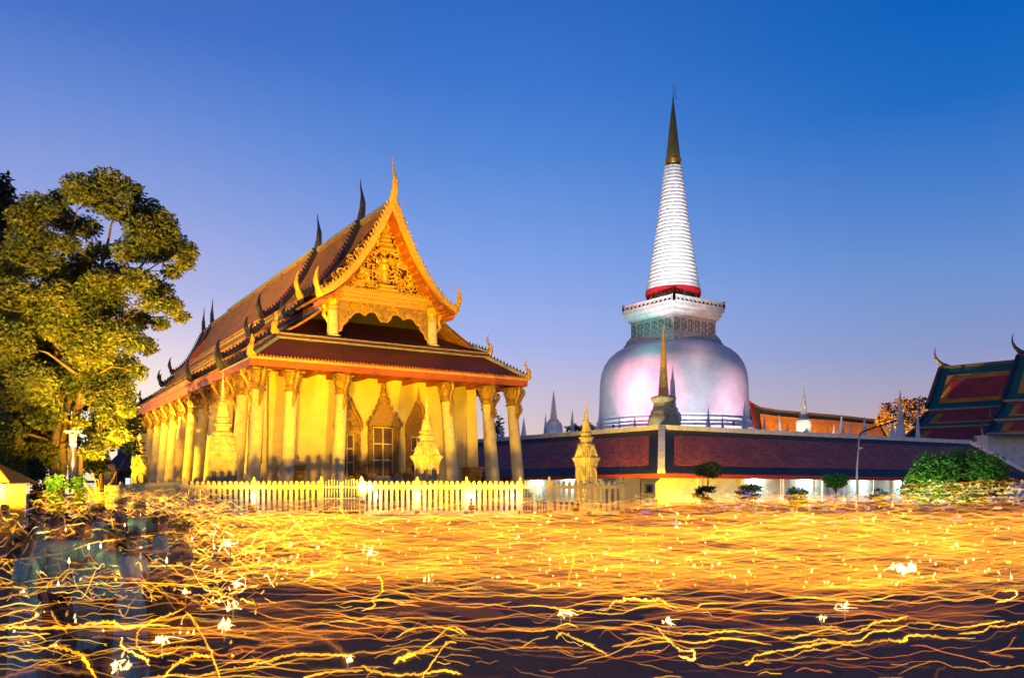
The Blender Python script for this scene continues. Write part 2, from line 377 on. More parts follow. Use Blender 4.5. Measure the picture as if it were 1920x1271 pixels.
for si, (k, v0, v1) in enumerate(secs):
    far = si > 2
    for ti, (a, b) in enumerate(tiers(k)):
        pr = curve(a, b, 7, .5 if ti == 0 else .25)
        e0, e1 = v0, v1
        if k == 0 and ti == 2: e0, e1 = (2.35, 8.5) if not far else (56.4, LN-2.35)
        if k == 0 and ti == 1: e0, e1 = (3.0, 8.4) if not far else (56.4, LN-3)
        for sd in (-1, 1):
            rb = MB()
            A = None
            for (xa, za), (xb, zb) in zip(pr[:-1], pr[1:]):
                rb.sheet([(CX+sd*xb, e0, zb), (CX+sd*xb, e1, zb)], [(CX+sd*xa, e0, za), (CX+sd*xa, e1, za)], .16)
            if sd > 0 and far and ti > 0: pass
            hp(rb, 'upper_roof' if ti == 0 else 'side_skirt_roof', 'tile_main')
            if ti > 0:
                cap.bar((CX+sd*(a[0]-.02), e0, a[1]+.06), (CX+sd*(a[0]-.02), e1, a[1]+.06), .3, .2)
                gw.bar((CX+sd*(a[0]-.12), e0+.1, a[1]+.3), (CX+sd*(a[0]-.12), e1-.1, a[1]+.3), .1, .5)
            ev = v1 if far else v0
            dirv = 1 if far else -1
            if not (k == 0 and ti > 0):
                gold = (k == 0 and not far)
                ln = (.5 if k == 0 else .15)*(1 if not far else -1)
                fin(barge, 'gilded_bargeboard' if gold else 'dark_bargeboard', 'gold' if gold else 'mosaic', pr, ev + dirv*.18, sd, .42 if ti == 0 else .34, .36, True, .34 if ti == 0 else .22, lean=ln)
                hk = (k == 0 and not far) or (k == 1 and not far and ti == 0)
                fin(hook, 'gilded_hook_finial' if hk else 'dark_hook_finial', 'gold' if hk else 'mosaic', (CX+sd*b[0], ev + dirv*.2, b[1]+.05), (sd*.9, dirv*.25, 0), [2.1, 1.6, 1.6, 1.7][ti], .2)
        if ti == 0:
            cap.bar((CX, v0-.1, a[1]+.1), (CX, v1+.1, a[1]+.1), .4, .3)
            ln = (.55 if k == 0 else .2)
            ev = v1 + ln if far else v0 - ln
            gold = k == 0 and not far
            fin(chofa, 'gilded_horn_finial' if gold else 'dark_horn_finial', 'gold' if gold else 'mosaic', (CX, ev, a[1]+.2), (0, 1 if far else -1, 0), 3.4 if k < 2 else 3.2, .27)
    t = tiers(k); (a, b) = t[0]
    ev = v1 - .9 if far else v0 + 1.35
    g2 = MB(); g2.prism([(-b[0]+.5, b[1]+.05), (b[0]-.5, b[1]+.05), (0, a[1]-.55)], (CX, ev, 0), (1,0,0), (0,0,1), (0,1,0), .25); hp(g2, 'gable_wall', 'red')
g2 = MB(); g2.box(CX-4.7, CX+4.7, 7.4, LN-7.4, 12.6, 16.3); hp(g2, 'clerestory_wall', 'dark')
for fb in (0, 1):
    def yv(v): return v if not fb else LN - v
    for A_, B_ in (([(0, yv(0), 10.9), (WD, yv(0), 10.9)], [(2.42, yv(2.35), 12.62), (WD-2.42, yv(2.35), 12.62)]), ([(2.2, yv(2.15), 12.95), (WD-2.2, yv(2.15), 12.95)], [(5.7, yv(7.3), 15.3), (WD-5.7, yv(7.3), 15.3)])):
        rb = MB(); rb.sheet(A_, B_, .16); hp(rb, 'front_skirt_roof' if not fb else 'rear_skirt_roof', 'tile')
    for q, (x0, x1) in enumerate(((0, 1), (WD, -1))):
        r2 = MB()
        r2.add([(x0, yv(0), 10.9), (x0, yv(2.36), 10.9), (x0+x1*2.42, yv(2.36), 12.62)], [(0, 1, 2)], [[(0,0),(2.3,0),(2.3,2.9)]])
        r2.add([(x0+x1*2.2, yv(2.15), 12.95), (x0+x1*2.2, yv(3.0), 12.95), (x0+x1*5.7, yv(3.0), 15.15), (x0+x1*5.7, yv(6.9), 15.15)], [(0, 1, 2, 3)], [[(0,0),(.85,0),(.85,4.2),(4.7,4.2)]])
        hp(r2, 'hip_roof', 'tile_main')
        cap.bar((x0, yv(0), 11.0), (x0+x1*2.42, yv(2.35), 12.74), .34, .24)
        cap.bar((x0+x1*2.2, yv(2.15), 13.05), (x0+x1*5.7, yv(6.9), 15.25), .34, .24)
        for (pa, pb) in (((x0, yv(0), 11.1), (x0+x1*2.42, yv(2.35), 12.85)), ((x0+x1*2.2, yv(2.15), 13.15), (x0+x1*5.7, yv(6.9), 15.35))):
            hb = MB(); pa, pb = Vector(pa), Vector(pb); n = int((pb-pa).length/.28)
            hb.bar(pa+Vector((0,0,.02)), pb+Vector((0,0,.02)), .16, .1)
            for i in range(n):
                p = pa + (pb-pa)*(i+.5)/n; hb.lathe([(.10, p.z-.06), (.09, p.z+.1), (.03, p.z+.26)], 5, p.x, p.y)
            hp(hb, 'ridge_crest', 'mosaic')
        for (bx, by, bz) in ((x0+x1*.1, yv(.1), 10.95), (x0+x1*2.3, yv(2.25), 13.0)):
            o = Vector((-x1*.7, -.7 if not fb else .7, 0)); pts = []; rd = []
            for i in range(12):
                t = i/11; pts.append(Vector((bx, by, bz)) + o*(.16*math.sin(t*6) + .05) + Vector((0,0,1.45*t))); rd.append(.27*(1-t)**.7*(1+.25*math.sin(t*19))+.02)
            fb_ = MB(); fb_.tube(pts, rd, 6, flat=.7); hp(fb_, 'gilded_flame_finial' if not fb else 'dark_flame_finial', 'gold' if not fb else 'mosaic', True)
    cap.bar((2.3, yv(2.2), 12.70), (WD-2.3, yv(2.2), 12.70), .3, .12)
    cap.bar((2.2, yv(2.1), 12.98), (WD-2.2, yv(2.1), 12.98), .2, .09)
    gw.bar((2.4, yv(2.28), 12.85), (WD-2.4, yv(2.28), 12.85), .12, .3)
hp(cap, 'ridge_coping', 'ridge'); hp(gw, 'riser_board', 'fascia')

# red coffered soffit with gilt stars under the front gable, purlin ends
st, pe = MB(), MB()
pr = curve((0, 23.0), (5.3, 15.75), 7, .5)
for sd in (-1, 1):
    for (xa, za), (xb, zb) in zip(pr[:-1], pr[1:]):
        for j in range(4):
            for q in range(3):
                t = (q+.5)/3; x = xa+(xb-xa)*t; z = za+(zb-za)*t - .24; v = 2.25 + .38*j
                if x < .5: continue
                tx, tz = (xb-xa), (zb-za); l = math.hypot(tx, tz); tx /= l; tz /= l
                c = Vector((CX+sd*x, v, z)); t1 = Vector((sd*tx, 0, tz))*.11; t2 = Vector((0, .11, 0)); nn = Vector((-sd*tz, 0, tx))*-.02
                st.add([c+t1+nn, c+t2+nn, c-t1+nn, c-t2+nn, c+nn*3], [(0,1,4),(1,2,4),(2,3,4),(3,0,4)])
    for t in (.30, .55, .78, .97):
        i = int(t*6); f_ = t*6-i; a, b = pr[i], pr[min(i+1,6)]
        x = a[0]+(b[0]-a[0])*f_; z = a[1]+(b[1]-a[1])*f_-.34
        b_ = MB(); b_.box(CX+sd*x-.13, CX+sd*x+.13, 1.95, 3.7, z-.16, z+.12); hp(b_, 'purlin', 'orange')
hp(st, 'soffit_star', 'gold')
sf = MB()
for sd in (-1, 1):
    for (xa, za), (xb, zb) in zip(pr[:-1], pr[1:]):
        sf.sheet([(CX+sd*xb, 1.9, zb-.06), (CX+sd*xb, 3.7, zb-.06)], [(CX+sd*xa, 1.9, za-.06), (CX+sd*xa, 3.7, za-.06)], .1)
hp(sf, 'soffit', 'fascia')
# pediment: gilt carving of scrolls and leaves on a red board
pdm = MB().prism([(-4.9, 16.85), (4.9, 16.85), (0, 22.7)], (CX, 3.45, 0), (1,0,0), (0,0,1), (0,1,0), .2)
ped = hp(pdm, 'pediment', 'deep_red')
cv = MB(); r_ = random.Random(5)
def inside(x, z, m=.25): return z > 16.95 + m*.5 and abs(x) < (22.7 - z)/(22.7-16.85)*4.9 - m
cnt = 0
while cnt < 250:
    x = r_.uniform(-4.7, 4.7); z = r_.uniform(17, 22.4)
    if not inside(x, z, .18): continue
    cnt += 1
    s_ = r_.uniform(.16, .36); a0 = r_.uniform(0, 6.3); dr = r_.choice((-1, 1)); pts = []; rd = []
    for i in range(12):
        t = i/11; an = a0 + dr*t*6.6; rr = s_*(1-.78*t)
        pts.append((CX + x + math.cos(an)*rr, 3.36 - .26*math.sin(t*3.1) - .05, z + math.sin(an)*rr)); rd.append(.062*(1-.5*t)+.012)
    cv.tube(pts, rd, 4)
for i in range(170):                           # leaves between the scrolls
    x = r_.uniform(-4.6, 4.6); z = r_.uniform(17, 22.4)
    if not inside(x, z, .1): continue
    a0 = r_.uniform(.4, 2.7); l = r_.uniform(.2, .38); d = Vector((math.cos(a0), 0, math.sin(a0))); n_ = Vector((-d.z, 0, d.x))
    c = Vector((CX+x, 3.40, z)); 
    cv.add([c - n_*.07, c + d*l*.5 + n_*.10 + Vector((0,-.12,0)), c + d*l + Vector((0,-.2,0)), c + d*l*.5 - n_*.10 + Vector((0,-.04,0))], [(0,1,2,3)])
hp(cv, 'scroll_carving', 'gold', False, ped)
fg = MB()                                       # stacked niche and spire in the middle of the carving
fg.loft(SQ, [(.75, 16.95), (.75, 17.1), (.55, 17.2), (.68, 17.4), (.45, 17.5)], 0, CX, 3.2)
fg.lathe([(.34, 17.5), (.24, 17.8), (.30, 18.3), (.26, 18.6), (.36, 18.95), (.20, 19.15)], 10, CX, 3.1)
fg.lathe([(.20, 19.15), (.24, 19.35), (.14, 19.55)], 10, CX, 3.1)
for i in range(5): fg.loft(SQ, [(.62-.1*i, 20.0+.36*i), (.62-.1*i, 20.1+.36*i), (.46-.08*i, 20.34+.36*i)], 0, CX, 3.2)
fg.lathe([(.12, 21.6), (.1, 21.8), (.16, 21.95), (.03, 22.5)], 8, CX, 3.2)
hp(fg, 'niche_carving', 'gold', False, ped)
# beam under the pediment: mouldings, lotus teeth, hanging frieze between two short columns
bm_ = MB()
bm_.box(CX-4.75, CX+4.75, 3.0, 3.6, 16.35, 16.55); bm_.box(CX-4.95, CX+4.95, 2.86, 3.62, 16.553, 16.85); bm_.box(CX-4.65, CX+4.65, 3.1, 3.58, 16.0, 16.347)
for i in range(58):
    x = CX - 4.85 + 9.7*(i+.5)/58
    bm_.add([(x-.085, 2.84, 16.86), (x+.085, 2.84, 16.86), (x, 2.78, 17.12), (x-.085, 2.95, 16.86), (x+.085, 2.95, 16.86)], [(0,1,2),(3,4,2),(0,3,2),(1,4,2)])
    bm_.add([(x-.085, 3.06, 16.34), (x+.085, 3.06, 16.34), (x, 3.03, 16.08)], [(0,1,2)])
beam = hp(bm_, 'gilded_beam', 'gold')
fz = MB(); half = []
lobes = [(3.62, 13.75), (3.42, 13.8), (3.30, 14.2), (3.0, 14.45), (2.86, 14.95), (2.75, 14.75), (2.55, 15.0), (2.3, 15.25), (1.9, 15.3), (1.55, 15.1), (1.35, 15.3), (1.0, 15.45), (.6, 15.35), (.45, 15.0), (.2, 14.75)]
half = [(x, z) for x, z in lobes]
poly = [(-3.62, 16.0)] + [(-x, z) for x, z in half] + [(x, z) for x, z in half[::-1]] + [(3.62, 16.0)]
for i in range(len(poly)-1):                    # strips, so the scalloped outline stays valid
    (x0, z0), (x1, z1) = poly[i], poly[i+1]
    if abs(x1-x0) < 1e-6: continue
    fz.prism([(x0, z0), (x1, z1), (x1, 16.0), (x0, 16.0)], (CX, 3.2, 0), (1,0,0), (0,0,1), (0,1,0), .14)
hp(fz, 'hanging_frieze', 'gilt_dark', False); fz0 = bpy.context.scene.collection.objects['hanging_frieze']; fz = MB()
for i in range(70):
    x = r_.uniform(-3.55, 3.55); 
    zl = np.interp(abs(x), [p[0] for p in half[::-1]], [p[1] for p in half[::-1]])
    z = r_.uniform(zl+.02, 15.9); s_ = r_.uniform(.10, .2); a0 = r_.uniform(0, 6.3); pts = []
    for k in range(9):
        t = k/8; an = a0+t*6; pts.append((CX+x+math.cos(an)*s_*(1-.75*t), 3.10, z+math.sin(an)*s_*(1-.75*t)))
    fz.tube(pts, .035, 4)
for i in range(len(half)-1):
    for sd in (-1, 1): fz.bar((CX+sd*half[i][0], 3.17, half[i][1]), (CX+sd*half[i+1][0], 3.17, half[i+1][1]), .12, .1)
hp(fz, 'frieze_scroll', 'gold', False, fz0)
dr = MB()
for sd in (-1, 1): dr.box(CX+sd*3.72-.08, CX+sd*3.72+.08, 3.18, 3.42, 13.6, 16.0)
hp(dr, 'frieze_frame', 'red')

# columns: one shaft with lotus capital and naga brackets, copied along the colonnade
def capital_mb(z0, z1, r):
    b = MB(); h = z1 - z0
    b.lathe([(r*1.02, z0), (r*1.2, z0+.05*h), (r*1.2, z0+.10*h), (r*1.0, z0+.13*h), (r*1.0, z0+.2*h), (r*1.22, z0+.24*h), (r*1.22, z0+.3*h), (r*.98, z0+.34*h), (r*1.0, z0+.6*h), (r*1.25, z0+.9*h)], 20)
    b.loft(SQ, [(r*1.5, z1-.09*h), (r*1.5, z1)])
    for row, (n, za, zb, ra, rb, w) in enumerate(((12, .34, .92, 1.02, 1.55, .30), (12, .36, .74, 1.12, 1.42, .26), (16, .12, .0, 1.0, 1.22, .16))):
        for k in range(n):
            a = 2*math.pi*(k + .5*(row % 2))/n; d = Vector((math.cos(a), math.sin(a), 0)); s_ = Vector((-d.y, d.x, 0))
            p0 = d*r*ra + Vector((0,0,z0+za*h)); p1 = d*r*(ra+(rb-ra)*.35) + Vector((0,0,z0+(za+(zb-za)*.55)*h)); p2 = d*r*rb + Vector((0,0,z0+zb*h)); p3 = d*r*(rb+.10) + Vector((0,0,z0+(zb-.06)*h))
            w_ = w*r*1.5
            b.add([p0 - s_*w_*.35, p0 + s_*w_*.35, p1 - s_*w_*.6 , p1 + s_*w_*.6, p2, p1 + d*.05, p3], [(0,1,5),(0,5,2),(1,3,5),(2,5,4),(5,3,4),(2,4,6),(3,6,4)])
    return b
def bracket_mb(zt, r, out=1.15, drop=2.4, ang=-90):
    b = MB(); d = Vector((math.cos(R(ang)), math.sin(R(ang)), 0)); pts = []; rd = []
    key = [(r*.95, -drop, .07), (r*1.15, -drop*.86, .12), (r*1.9, -drop*.68, .15), (r*1.5, -drop*.48, .13), (r*2.0, -drop*.30, .15), (r*2.7, -drop*.16, .16), (r*2.75, -.16, .17), (r*2.35, -.02, .15), (r*2.3, -.22, .09), (r*2.5, -.36, .03)]
    for x, z, q in key: pts.append(d*x + Vector((0,0,zt+z))); rd.append(q)
    fine = []; fr_ = []
    for i in range(len(pts)-1):
        for t in (0, .5): fine.append(pts[i].lerp(pts[i+1], t)); fr_.append(rd[i]*(1-t)+rd[i+1]*t)
    fine.append(pts[-1]); fr_.append(rd[-1])
    b.tube(fine, fr_, 6)
    key2 = [(r*1.0, -drop*.5, .08), (r*1.7, -drop*.42, .1), (r*1.5, -drop*.2, .1), (r*1.9, -.08, .09)]
    b.tube([d*x + Vector((0,0,zt+z)) for x, z, q in key2], [q for *_, q in key2], 5)
    for i in range(3, 16, 2):                  # leaf barbs
        p = fine[i]; b.tube([p, p + d*.16 + Vector((0,0,.05)), p + d*.17 + Vector((0,0,.17))], [.06, .05, .01], 4)
    b.tube([d*r*1.0 + Vector((0,0,zt-drop*.45)), d*r*2.1 + Vector((0,0,zt-drop*.16))], [.05, .06], 4)
    return b
CH = 7.95
sh = MB().lathe([(.56, 0), (.56, .12), (.50, .2), (.47, .28), (.455, 2.5), (.43, 4.8), (.40, 6.6)], 24)
def bra(ang): return bracket_mb(CH-.1, .42, ang=ang).build('bracket', M['gilt_dark'], None, True)
shaft = sh.build('column', M['column'], None, True); capo = capital_mb(6.55, CH, .42).build('capital', M['gilt_dark'], shaft)
brF = bra(-90); brL = bra(180); brR = bra(0); 
first = True
def column(u, v, du, dv, brs):
    global first
    o = shaft if first else shaft.copy()
    if not first: C.objects.link(o)
    c2 = capo if first else capo.copy()
    if not first: C.objects.link(c2)
    first = False
    c2.parent = o
    for b in brs:
        b2 = b if b.parent is None else b.copy()
        if b2 is not b: C.objects.link(b2)
        b2.parent = o
    a = 4.2
    put(o, hall, (u - du*CH*math.tan(R(a)), v - dv*CH*math.tan(R(a)), 1.35), (-dv*R(a), du*R(a), 0))
for u, du in ((3.2, 1), (6.75, .9), (14.85, -.9), (18.4, -1)): column(u, 1.25, du, .5, [brF])
column(.95, 1.25, 1, .5, [brF, brL]); column(20.65, 1.25, -1, .5, [brF, brR])
for k in range(15):
    column(.95, 5.1 + 4.05*k, 1, 0, [brL])
for k in range(5): column(20.65, 5.1 + 4.05*k, -1, 0, [brR])
# short porch columns standing on the skirt roof
pc = MB().lathe([(.62, 0), (.62, .14), (.42, .2), (.40, .9), (.37, 2.2)], 20).build('porch_column', M['column'], None, True)
pcc = capital_mb(1.95, 3.0, .37).build('capital', M['gold'], pc)
pbr = bracket_mb(2.9, .36, drop=1.9, ang=180).build('bracket', M['gold'], pc, True)
put(pc, hall, (CX-4.0, 3.25, 13.25-1)); pc2 = copy_tree(pc, hall); pc2.location = (CX+4.0, 3.25, 12.25)
for ch in pc2.children:
    if ch.name.startswith('bracket'): ch.rotation_euler = (0, 0, R(180))

# eaves: red fascia, gilt band, tooth tiles, soffit boards and rafter brackets
fa, gb, tt, so = MB(), MB(), MB(), MB()
fa.box(.06, WD-.06, .02, .16, 10.34, 10.78)
for x in (.02, WD-.14): fa.box(x, x+.12, .165, LN-.2, 10.34, 10.78)
for k, (v0, v1, d) in enumerate(((8.0, 56.8, .22), (18.0, 48.8, .45))):
    for sd in (-1, 1): fa.box(CX+sd*(10.8+.03*k)-.05, CX+sd*(10.8+.03*k)+.05, v0, v1, 10.80+(.2 if k else 0), 10.98+(.25 if k else 0))
gb.box(-.02, WD+.02, -.05, .12, 10.783, 10.93)
for x in (-.05, WD-.07): gb.box(x, x+.12, .13, LN-.2, 10.783, 10.88)
n = 92
for i in range(n):
    x = WD*(i+.5)/n; tt.add([(x-.1, -.06, 10.92), (x+.1, -.06, 10.92), (x, 0, 11.14), (x-.1, .12, 10.92), (x+.1, .12, 10.92)], [(0,1,2),(3,4,2),(0,3,2),(1,4,2)])
so.box(.2, WD-.2, .17, 4.3, 10.62, 10.68); so.box(.18, 2.7, 4.305, LN-4.3, 10.62, 10.68); so.box(WD-2.7, WD-.18, 4.305, LN-4.3, 10.62, 10.68)
for u in (3.2, 5.0, 6.75, 8.8, 10.8, 12.8, 14.85, 16.6, 18.4): so.box(u-.16, u+.16, .18, 4.2, 10.3, 10.615)
for k in range(15): so.box(.17, 2.6, 5.1+4.05*k-.15, 5.1+4.05*k+.15, 10.3, 10.615)
hp(fa, 'fascia', 'fascia'); hp(gb, 'gilt_eave_band', 'gold'); hp(tt, 'tooth_tile', 'orange'); hp(so, 'eave_soffit', 'fascia')

# walls on a moulded plinth; pilasters at the corners
wl = MB()
wl.loft(SQ, [(1, 0)], cap=False) if False else None
z0, z1 = 3.2, 11.2; a0, a1 = 0.0, .20
wl.add([(2.35, 3.95, z0), (WD-2.35, 3.95, z0), (WD-2.35, LN-3.95, z0), (2.35, LN-3.95, z0), (2.62, 4.25, z1), (WD-2.62, 4.25, z1), (WD-2.62, LN-4.2, z1), (2.62, LN-4.2, z1)],
       [(4,5,6,7), (0,1,5,4), (1,2,6,5), (2,3,7,6), (3,0,4,7)])
wl.box(4, WD-4, 5, LN-5, 11.2, 12.9)
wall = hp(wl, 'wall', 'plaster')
for x in (2.28, WD-3.35):
    pil = MB(); pil.add([(x, 3.80, 3.2), (x+1.07, 3.80, 3.2), (x+1.07, 4.4, 3.2), (x, 4.4, 3.2), (x+.12, 4.1, 11.2), (x+.95, 4.1, 11.2), (x+.95, 4.5, 11.2), (x+.12, 4.5, 11.2)], [(0,1,5,4),(1,2,6,5),(2,3,7,6),(3,0,4,7)])
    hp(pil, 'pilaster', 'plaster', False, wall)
pl = MB(); pl.box(-.4, WD+.4, .1, LN-.1, 1.0, 2.1); pl.box(-.2, WD+.2, .3, LN-.3, 2.103, 2.35)
pl.box(1.9, WD-1.9, 3.4, LN-3.4, 2.35, 2.6); pl.box(2.1, WD-2.1, 3.6, LN-3.6, 2.603, 2.95); pl.box(2.2, WD-2.2, 3.75, LN-3.75, 2.953, 3.2)
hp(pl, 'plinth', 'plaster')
stp = MB()
for i in range(6): stp.box(CX-1.7, CX+1.7, -2.0+.36*i, .1, 1.0+.2*i, 1.2+.2*i)
for i in range(4): stp.box(CX-1.5, CX+1.5, 1.6+.4*i, 3.4, 2.352+.21*i, 2.56+.21*i)
hp(stp, 'steps', 'ridge')
for sd in (-1, 1):
    bl = MB(); pts = [(CX+sd*1.85, 1.2+2.2*t, 2.5 + .9*t + .25*math.sin(t*3)) for t in np.linspace(0, 1, 9)]
    bl.tube(pts, .18, 6)
    hp(bl, 'stair_balustrade', 'wood', True)
# doors with carved surrounds
def door(u, w, h, z0, tower, vf=3.86):
    d = MB().box(u-w/2, u+w/2, vf+.08, vf+.22, z0, z0+h)
    do = hp(d, 'door', 'wood')
    g = MB(); f_ = .07
    for i in range(3): g.box(u-w/2+(w/2-f_/2)*i - (0 if i else 0), u-w/2+(w/2-f_/2)*i+f_, vf, vf+.1, z0, z0+h)
    for j in range(4): g.box(u-w/2+f_, u+w/2-f_, vf+.015, vf+.085, z0+(h-f_)*j/3, z0+(h-f_)*j/3+f_)
    hp(g, 'glazing_bar', 'plaster', False, do)
    c = MB()
    for sd in (-1, 1):
        for q, (o, wd, pr_) in enumerate(((.09, .12, .05), (.27, .22, .16))):
            x = u + sd*(w/2 + o); c.box(x-wd/2, x+wd/2, vf-pr_, vf+.2, z0-.1, z0+h+.1)
        x = u + sd*(w/2+.27)
        for k in range(16): c.loft(SQ, [(.11, z0+h*k/16), (.16, z0+h*(k+.4)/16), (.10, z0+h*(k+.9)/16)], 0, x, vf-.1)
        c.loft(SQ, [(.36, z0-.1), (.36, z0+.25), (.26, z0+.35)], 0, x, vf-.08)
    W2 = w/2 + (.50 if tower else .44)
    if tower:                                   # stacked crown ending in a spire
        z = z0 + h + .05; ww = W2
        for q, (hh, nw) in enumerate(((.34, .84), (.34, .76), (.44, .68), (.44, .64), (.42, .58))):
            c.loft(SQ, [(ww, 0), (ww*1.03, .12*hh), (ww*1.03, .3*hh), (ww*.9, .45*hh), (ww*.82, hh)], 0, 0, 0) if False else None
            c.box(u-ww, u+ww, vf-.42*ww/W2-.05, vf+.2, z, z+.26*hh); c.box(u-ww*.93, u+ww*.93, vf-.34*ww/W2-.03, vf+.2, z+.26*hh+.002, z+hh)
            nn = max(3, int(ww*7))
            for k in range(nn):                 # row of small flame leaves
                x = u - ww + 2*ww*(k+.5)/nn
                c.add([(x-.09, vf-.36*ww/W2-.06, z+.26*hh), (x+.09, vf-.36*ww/W2-.06, z+.26*hh), (x, vf-.36*ww/W2-.12, z+hh*.95)], [(0,1,2)])
            for sd in (-1, 1):
                c.tube([(u+sd*ww, vf-.2, z+.2*hh), (u+sd*(ww+.10), vf-.22, z+.6*hh), (u+sd*(ww+.04), vf-.22, z+1.3*hh)], [.09, .07, .01], 5)
            z += hh; ww *= nw
        prof = [(.34, z), (.36, z+.1), (.26, z+.2), (.30, z+.45), (.2, z+.7)]
        zz = z+.7
        for k in range(8): prof += [(.2-.02*k, zz+.16*k), (.24-.024*k, zz+.16*k+.06), (.17-.018*k, zz+.16*k+.12)]
        prof += [(.03, zz+1.3), (.01, zz+2.0)]
        c.lathe(prof, 10, u, vf-.12)
    else:                                       # pointed arch crown
        z = z0 + h + .05; c.box(u-W2, u+W2, vf-.22, vf+.2, z, z+.28)
        arch = []
        for i in range(15):
            t = i/14; x = W2*(1-t)**.75*1.0; arch.append((x*(1+.12*math.sin(t*6.2)), z+.28 + 2.25*t))
        pts = [(-x, zz) for x, zz in arch] + [(x, zz) for x, zz in arch[::-1]]
        for i in range(len(arch)-1):
            (xa, za), (xb, zb) = arch[i], arch[i+1]
            c.prism([(-xa, za), (xa, za), (xb, zb), (-xb, zb)], (u, vf-.1, 0), (1,0,0), (0,0,1), (0,1,0), .25)
            for sd in (-1, 1):
                c.bar((u+sd*xa, vf-.2, za), (u+sd*xb, vf-.2, zb), .2, .16)
                c.tube([(u+sd*xa, vf-.18, za), (u+sd*(xa+.14), vf-.2, za+.16), (u+sd*(xa+.1), vf-.2, za+.34)], [.09, .06, .01], 4)
        c.tube([(u, vf-.15, z+2.6), (u, vf-.18, z+3.1), (u, vf-.15, z+3.7)], [.12, .07, .01], 6)
        rr = random.Random(int(u*10))
        for k in range(60):
            t = rr.random()**1.4; xm = np.interp(t, [i/14 for i in range(15)], [x for x, _ in arch])*.8; x = rr.uniform(-xm, xm); s_ = rr.uniform(.08, .17); a_ = rr.uniform(0, 6)
            c.tube([(u+x+math.cos(a_+q*.8)*s_*(1-.11*q), vf-.16, z+.35+2.3*t+math.sin(a_+q*.8)*s_*(1-.11*q)) for q in range(8)], .03, 4)
    hp(c, 'carved_surround', 'gilt_dark', False, do)
door(CX+.2, 1.6, 3.75, 3.25, True); door(CX-2.65, 1.1, 3.1, 3.25, False); door(CX+3.05, 1.1, 3.1, 3.25, False)
for k in range(6):                              # side windows between the columns
    v = 7.1 + 8.1*k
    wb = MB().box(2.22, 2.5, v-.8, v+.8, 4.6, 7.6); wo = hp(wb, 'window', 'wood')
    c = MB()
    for sd in (-1, 1): c.box(2.05, 2.5, v+sd*.95-.15, v+sd*.95+.15, 4.4, 7.7)
    c.box(2.0, 2.5, v-1.25, v+1.25, 7.705, 7.95); c.box(2.0, 2.5, v-1.25, v+1.25, 4.15, 4.395)
    for i in range(9):
        t = i/9; x = 1.15*(1-t)**.8; c.box(2.1, 2.5, v-x, v+x, 7.955+.2*i, 7.95+.2*(i+1))
    c.tube([(2.2, v, 9.7), (2.2, v, 10.4)], [.09, .01], 5)
    hp(c, 'carved_surround', 'gilt_dark', False, wo)
# gilt altar pedestals at the two ends of the front verandah
for u, lab in ((3.9, 'dark gilt moulded pedestal against the hall wall near its left corner column'), (WD-3.3, 'dark gilt moulded pedestal against the hall wall near its right end')):
    t = thing('altar_pedestal', lab, 'pedestal', TW(u, 3.0, 2.35), TH, 'gilt pedestals on the hall verandah')
    b = MB().loft(SQ, [(.62, 0), (.62, .2), (.5, .28), (.5, .42), (.56, .48), (.46, .62), (.46, 1.0)]); b.build('pedestal_base', M['gilt_dark'], t)
    b = MB().loft(SQ, [(.48, 1.0), (.58, 1.06), (.5, 1.18), (.5, 1.3), (.62, 1.36), (.55, 1.55), (.66, 1.6), (.66, 1.72)])
    for s_ in range(4):
        for k in range(6):
            q = [(1,0),(0,1),(-1,0),(0,-1)][s_]; x = -.38+.76*k/5
            b.tube([(q[0]*.5+(-q[1])*x, q[1]*.5+q[0]*x, .62), (q[0]*.53+(-q[1])*x, q[1]*.53+q[0]*x, 1.0)], .05, 5)
    b.build('pedestal_top', M['gilt_dark'], t)
for u, lab in ((CX-1.75, 'small gilt lion figure left of the middle door'), (CX+1.95, 'small gilt lion figure right of the middle door')):
    t = thing('guardian_lion', lab, 'statue', TW(u, 3.0, 3.2), TH, 'gilt lions beside the middle door')
    MB().box(-.3, .3, -.35, .35, -.84, 0).build('block', M['ridge'], t)
    b = MB(); b.tube([(0,.25,.12), (0,.12,.4), (0,-.05,.62), (0,-.12,.8)], [.22, .24, .2, .14], 10); b.tube([(0,-.1,.78), (0,-.16,.95), (0,-.3,.92), (0,-.4,.86)], [.16, .2, .14, .07], 10)
    for sd in (-1, 1): b.tube([(sd*.12,-.1,.55), (sd*.14,-.24,.25), (sd*.14,-.26,.02)], [.09, .07, .08], 7); b.tube([(sd*.16,.2,.2), (sd*.24,0,.1), (sd*.22,-.15,.05)], [.14, .1, .06], 7); b.tube([(sd*.1,-.12,1.05), (sd*.13,-.1,1.2)], [.06,.01], 5)
    b.build('lion_body', M['gilt_dark'], t, True)
    MB().tube([(0,.3,.1), (0,.45,.3), (0,.35,.6), (0,.45,.75)], [.06,.05,.05,.02], 6).build('tail', M['gilt_dark'], t, True)
